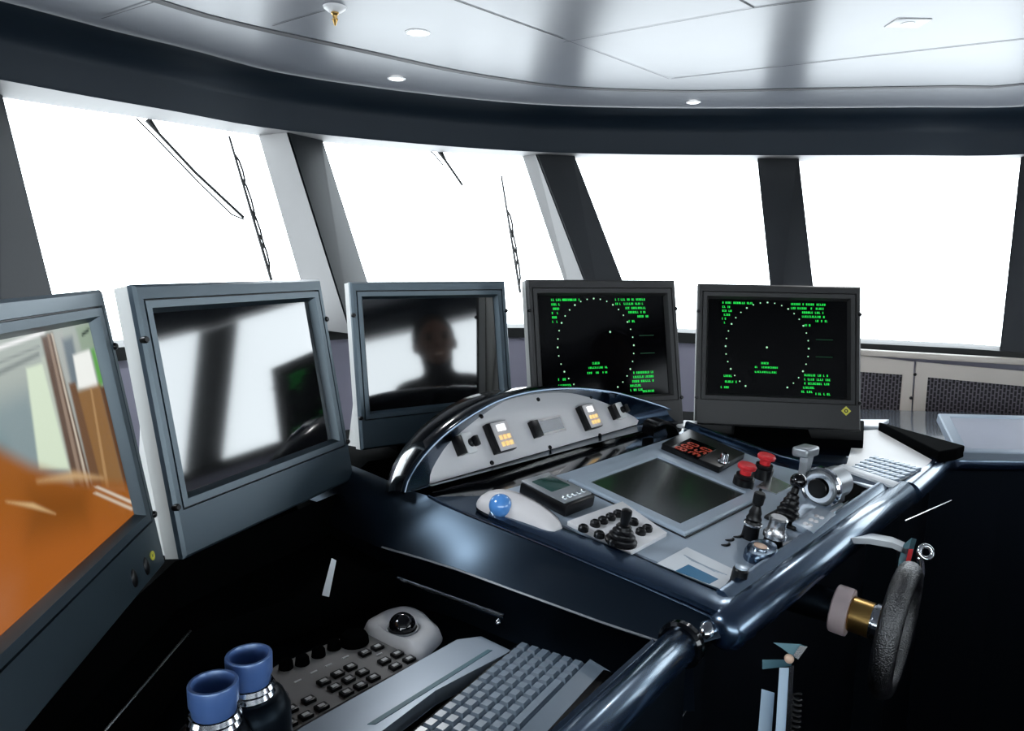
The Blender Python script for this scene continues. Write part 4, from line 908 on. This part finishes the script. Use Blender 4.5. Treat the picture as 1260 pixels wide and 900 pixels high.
for r_ in range(rows_):
    y = -.006-depth*(r_+.5); off = (.0, .0, .0, .004, .0, .0)[r_]
    x = .008
    while x < KL-.03:
        w_ = pitch
        if r_ == 5 and .06 < x < .15: w_ = pitch*6
        if r_ in (2, 3) and x < .01: w_ = pitch*1.5
        m_ = T(-sgn*(x+w_/2), y, .0)
        if abs(w_-pitch) < 1e-6:
            if src is None: bm = NB(); add_loft(bm, [[Vector((a_*(pitch/2-.0011-i_), b_*(depth/2-.0011-i_), z_)) for a_, b_ in ((-1, -1), (1, -1), (1, 1), (-1, 1))] for i_, z_ in ((0, 0), (.0004, .004), (.0022, .0075))]); src = obj('key', bm, 'key', o, smooth=0); src.matrix_basis = m_
            else: inst(src, 'key', o, m_)
        else:
            bm = NB(); add_loft(bm, [[Vector((a_*(w_/2-.0011-i_), b_*(depth/2-.0011-i_), z_)) for a_, b_ in ((-1, -1), (1, -1), (1, 1), (-1, 1))] for i_, z_ in ((0, 0), (.0004, .004), (.0022, .0075))]); kk = obj('space_bar' if r_ == 5 else 'wide_key', bm, 'key', o, smooth=0); kk.matrix_basis = m_
        nk += 1; x += w_

# binoculars
bz = -.560; o = thing('binoculars', 'black binoculars standing on their lenses with blue rubber eyecups', 'binoculars', T(*hz(290, 900, bz)))
e1, e2 = hz(262, 840, -.376), hz(306, 806, -.376)
for e_ in (e1, e2):
    lo_ = Vector((e_.x, e_.y, Z(bz))); h_ = e_.z-lo_.z; out = (e_-(e1+e2)/2); out.z = 0; out.normalize()
    bm = NB(); mB = T(*(lo_+out*.004)); add_lathe(bm, mB, [(.029, 0), (.031, .01), (.032, .05), (.036, h_-.09), (.035, h_-.058), (.029, h_-.044), (.0225, h_-.041)], 28); bar = obj('barrel', bm, 'navyd', o, True, smooth=50)
    bm = NB(); add_lathe(bm, T(*(e_-UPV*.042)), [(.0215, 0), (.0235, .003), (.0215, .007), (.0235, .010), (.0215, .014)], 28, False, False); obj('focus_ring', bm, 'chrome', bar, True)
    bm = NB(); add_lathe(bm, T(*(e_-UPV*.029)), [(.0185, 0), (.0195, .002), (.0198, .008), (.0215, .011), (.0218, .028), (.0212, .0295), (.0185, .0295), (.0172, .026), (.0165, .008)], 32, False, False); obj('eyecup', bm, 'eye', bar, True, smooth=50)
    bm = NB(); add_cyl(bm, T(*(e_-UPV*.022)), .0172, .002, 24); obj('lens', bm, 'lens', bar, True)
mid = (e1+e2)/2
bm = NB(); add_lathe(bm, T(mid.x, mid.y, Z(-.50)), [(.009, 0), (.011, .01), (.011, .06), (.009, .064)], 18); d_ = (e2-e1); d_.z = 0; d_.normalize(); add_box(bm, frame(Vector((mid.x, mid.y, Z(-.47))), d_, Vector((-d_.y, d_.x, 0)), UPV), .05, .022, .03, .004); obj('bridge', bm, 'black', o, True)
for e_, sg in ((e1, -1), (e2, 1)):
    out = d_*sg; fwd_ = Vector((-d_.y, d_.x, 0)); c = e_-UPV*.062+out*.030
    bm = NB(); add_tube(bm, spline([c-fwd_*.016+UPV*.008, c+out*.012-fwd_*.010-UPV*.002, c+out*.014+fwd_*.006-UPV*.008, c+fwd_*.014+UPV*.004], 5), .0028, 8); obj('strap_lug', bm, 'chrome', o, True, smooth=60)
bm = NB()
for k in range(6): a_ = -1.6+k*.22; c = e2+d_*0; add_sphere(bm, T(c.x+.0345*cos(a_)*1, c.y+.0345*sin(a_), Z(-.47)-.004*k), .0022, n=8)
obj('studs', bm, 'silver', o, True)

# ================================================================ RIGHT WING CONSOLE
wz = -.47
wing = thing('wing_console', 'black console wing to the right, behind the helm rail', 'console', T(1.2, 2.0, 0))
wp = [(.43, 1.775), (.60, 1.62), (.785, 1.56), (.862, 1.568), (1.105, 1.845), (1.30, 1.855), (2.3, 1.88), (2.3, 2.35), (1.0, 2.45), (.45, 2.25)]
bm = NB(); add_prism(bm, [Vector((x, y, Z(wz)-.04)) for x, y in wp], (0, 0, .04), .004); obj('worktop', bm, 'navy', wing, True, smooth=30)
wb = [(.80, 1.68), (.90, 1.66), (1.10, 1.90), (1.30, 1.92), (2.3, 1.94), (2.3, 2.3), (1.05, 2.3)]
bm = NB(); add_prism(bm, [Vector((x, y, .02)) for x, y in wb], (0, 0, Z(wz)-.045-.02)); obj('cabinet', bm, 'navyd', wing, True, smooth=0)
bm = NB(); rp = spline([Vector((.862, 1.568, Z(-.487))), Vector((.985, 1.71, Z(-.487))), Vector((1.095, 1.838, Z(-.487))), Vector((1.20, 1.853, Z(-.487))), Vector((1.5, 1.86, Z(-.487))), Vector((2.3, 1.88, Z(-.487)))], 5); add_tube(bm, rp, .026, 16); obj('rail', bm, 'rail', wing, True, smooth=60)
# white keyboard panel
w_ = lambda x, y, h=0: hz(x, y, wz+.002+h)
o = thing('built_in_keyboard', 'bright white panel with a grid of grey keys on the right wing', 'keyboard', T(*w_(1095, 570)))
bm = NB(); add_prism(bm, [w_(1053, 533), w_(1079, 531), w_(1152, 572), w_(1100, 597), w_(1032, 577), w_(1042, 574)], (0, 0, .006), .0008); obj('panel', bm, 'white', o, True, smooth=0)
a, b, c, d_ = [w_(*p, .006) for p in ((1075, 563), (1134, 578), (1100, 595), (1046, 578))]
src = None
for i in range(5):
    for j in range(9):
        u, v = (j+.5)/9, (i+.5)/5; p = a.lerp(b, u).lerp(d_.lerp(c, u), v); ex = (b-a)/9; ey = (a-d_)/5
        m_ = WM[o.name].inverted() @ frame(p, ex.normalized(), (ey-ex.normalized()*ey.dot(ex.normalized())).normalized(), UPV)
        if src is None: bm = NB(); add_box(bm, T(0, 0, .003), ex.length*.82, ey.length*.72, .006, .001); src = obj('key', bm, 'slab', o); src.matrix_basis = m_
        else: inst(src, 'key', o, m_)
bm = NB(); add_prism(bm, [w_(*p) for p in ((1080, 532), (1186, 563), (1176, 567), (1154, 571))], (0, 0, .03), .003); tag(obj('black_divider', bm, 'mblack', smooth=0), 'black wedge divider beside the white keyboard panel', 'divider')
bm = NB(); add_prism(bm, [w_(*p, .001) for p in ((1035, 529), (1044, 521), (1094, 521), (1080, 530))], (0, 0, .012), .002); tag(obj('notebook', bm, 'paper', smooth=0), 'pale blue flat notebook lying beneath the right radar monitor', 'notebook')
# flat tilted display at far right
f0, f1 = hz(1177, 557, -.455), hz(1290, 560, -.455); g0, g1 = hz(1154, 510, -.405), hz(1290, 517, -.405)
o = thing('flat_display', 'flat tilted display in a pale blue frame at the right edge', 'display', T(*f0))
ex = (f1-f0).normalized(); ex = ex; nn = ex.cross(g0-f0).normalized(); 
f1 = f0+ex*.34; g1 = g0+ex*.34
Q = [f0, f1, g1, g0]; cq = sum(Q, Vector())/4
def ins(k_, h): return [p+(cq-p)*k_+nn*h for p in Q]
bm = NB(); add_loft(bm, [ins(0, -.02), ins(0, 0), ins(.02, .003), ins(.16, .003), ins(.18, -.002)], True, True, False); obj('frame', bm, 'slab', o, True, smooth=30)
bm = NB(); add_loft(bm, [ins(.175, -.003), ins(.175, -.0005)]); obj('screen', bm, 'board', o, True, smooth=0)
bm = NB(); gm = (g0+g1)/2; add_prism(bm, [f0+Vector((.03, .06, -.012)), f1+Vector((-.03, .06, -.012)), g1+Vector((-.03, -.03, -.03)), g0+Vector((.03, -.03, -.03))], (0, 0, -.02)); obj('stand', bm, 'black', o, True, smooth=0)
# white foot pad beside the hood
bm = NB(); add_prism(bm, [hz(x, y, -.40) for x, y in ((832, 523), (842, 517), (858, 518), (849, 526))], (0, 0, -.008), .001); tag(obj('white_pad', bm, 'white', smooth=0), 'small white square pad between hood and right radar monitor', 'pad')

# ================================================================ HELMSMAN beside the helm (reflected in the third monitor)
def person(loc, yaw, label):
    m = T(*loc) @ RZ(yaw) @ Matrix.Diagonal((.97, .97, .935, 1)); o = thing('person', label, 'person', m)
    J = {'pel': (0, 0, .95), 'waist': (0, 0, 1.12), 'chest': (0, .01, 1.32), 'neck': (0, 0, 1.48), 'head0': (0, .01, 1.53), 'head1': (0, .015, 1.62),
         'sl': (-.17, 0, 1.42), 'sr': (.17, 0, 1.42), 'el': (-.25, -.03, 1.14), 'er': (.25, -.03, 1.14), 'wl': (-.245, .03, .90), 'wr': (.245, .03, .90), 'hl': (-.24, .045, .83), 'hr': (.24, .045, .83),
         'tl': (-.10, 0, .90), 'tr': (.10, 0, .90), 'kl': (-.11, .02, .50), 'kr': (.11, .02, .50), 'al': (-.11, -.02, .09), 'ar': (.11, -.02, .09), 'fl': (-.12, .14, .035), 'fr': (.12, .14, .035)}
    Rr = {'pel': .14, 'waist': .125, 'chest': .145, 'neck': .058, 'head0': .075, 'head1': .085, 'sl': .065, 'sr': .065, 'el': .046, 'er': .046, 'wl': .03, 'wr': .03, 'hl': .035, 'hr': .035, 'tl': .09, 'tr': .09, 'kl': .062, 'kr': .062, 'al': .042, 'ar': .042, 'fl': .035, 'fr': .035}
    E_ = [('pel', 'waist'), ('waist', 'chest'), ('chest', 'neck'), ('neck', 'head0'), ('head0', 'head1'), ('chest', 'sl'), ('chest', 'sr'), ('sl', 'el'), ('sr', 'er'), ('el', 'wl'), ('er', 'wr'), ('wl', 'hl'), ('wr', 'hr'), ('pel', 'tl'), ('pel', 'tr'), ('tl', 'kl'), ('tr', 'kr'), ('kl', 'al'), ('kr', 'ar'), ('al', 'fl'), ('ar', 'fr')]
    ks = list(J); me = bpy.data.meshes.new('body'); me.from_pydata([J[k] for k in ks], [(ks.index(a), ks.index(b)) for a, b in E_], [])
    ob = bpy.data.objects.new('body', me); COL.objects.link(ob); ob.parent = o; WM[ob.name] = m
    sk = ob.modifiers.new('skin', 'SKIN'); sk.use_smooth_shade = True; ob.modifiers.new('sub', 'SUBSURF').levels = 2; ob.modifiers['sub'].render_levels = 2
    for i, k in enumerate(ks):
        v = me.skin_vertices[0].data[i]; v.radius = (Rr[k], Rr[k]*(.8 if k in ('pel', 'waist', 'chest') else 1)); v.use_root = (k == 'pel')
    me.materials.append(M['cloth'])
    bm = NB(); add_sphere(bm, T(0, .004, 1.625), .105, .80, .95, 1.06, 24); add_sphere(bm, T(0, .030, 1.565), .074, .88, .92, 1.0, 20); hd_ = obj('head', bm, 'skin', o, smooth=180)
    bm = NB(); add_sphere(bm, T(0, -.018, 1.645), .112, .84, .92, .98, 24); obj('hair', bm, 'hair', o, smooth=180)
    bm = NB(); add_loft(bm, [[Vector((sx*.012, .105, 1.665)), Vector((0, .112, 1.69)), Vector((-sx*.012, .105, 1.665)), Vector((0, .13, 1.645))] for sx in (1,)]+[[Vector((.003, .1, 1.64))]*4], True, True, True) if False else add_sphere(bm, T(0, .104, 1.60), .012, .8, 1.3, 1.6, 12); obj('nose', bm, 'skin', hd_, smooth=180)
    bm = NB(); add_sphere(bm, T(0, .094, 1.557), .018, 1.2, .45, .32, 12); obj('mouth', bm, 'copper', hd_, smooth=180)
    for sx in (-1, 1):
        bm = NB(); add_box(bm, T(sx*.034, .096, 1.648), .034, .008, .006, .002); obj('eyebrow', bm, 'hair', hd_)
        bm = NB(); add_sphere(bm, T(sx*.034, .094, 1.63), .011, n=10); obj('eye', bm, 'hair', hd_, smooth=180)
        bm = NB(); add_sphere(bm, T(sx*.088, .0, 1.61), .03, .35, .7, 1, 12); obj('ear', bm, 'skin', hd_, smooth=180)
        for f_ in range(5):
            bm = NB(); b0 = Vector((sx*.243, .045+(f_-2)*.016, .82)); L_ = (.06, .075, .08, .072, .055)[4-f_]
            if f_ == 4: b0 = Vector((sx*.225, .075, .86))
            add_tube(bm, [b0, b0+Vector((0, .003, -L_*.5)), b0+Vector((-sx*.012, .006, -L_*.95))], [.009, .0085, .007], 8); obj('thumb' if f_ == 4 else 'finger', bm, 'skin', o, smooth=60)
    return o
person((1.09, 1.10, 0), radians(55), 'person in dark clothing standing at the helm, seen only as reflection in the third monitor')
# ================================================================ LIGHT
W = bpy.data.worlds.new('overcast sea light'); scene.world = W; W.use_nodes = True
bg = W.node_tree.nodes['Background']; bg.inputs[0].default_value = (.88, .95, 1, 1); bg.inputs[1].default_value = 4.6
for px, py in ((514, 40), (1117, 28)):
    p = hz(px, py, zc-.05); ld = bpy.data.lights.new('downlight_lamp', 'AREA'); ld.shape = 'DISK'; ld.size = .07; ld.energy = 3; lo_ = bpy.data.objects.new('downlight_lamp', ld); COL.objects.link(lo_); lo_.location = p
ld = bpy.data.lights.new('console_lamp', 'AREA'); ld.shape = 'DISK'; ld.shape = 'ELLIPSE'; ld.size = .5; ld.size_y = .5; ld.energy = 20; ld.color = (.85, .93, 1); lo_ = bpy.data.objects.new('console_lamp', ld); COL.objects.link(lo_); lo_.location = (-1.18, .76, Z(zc)-.02)  # unseen lamp added to put a highlight on the console flank
scene.view_settings.view_transform = 'Standard'; scene.view_settings.look = 'Medium High Contrast'; scene.view_settings.exposure = 0; scene.view_settings.gamma = 1
scene.cycles.use_denoising = True; scene.cycles.max_bounces = 8; scene.cycles.diffuse_bounces = 4; scene.cycles.glossy_bounces = 4; scene.cycles.transparent_max_bounces = 8
scene.cycles.sample_clamp_indirect = 6
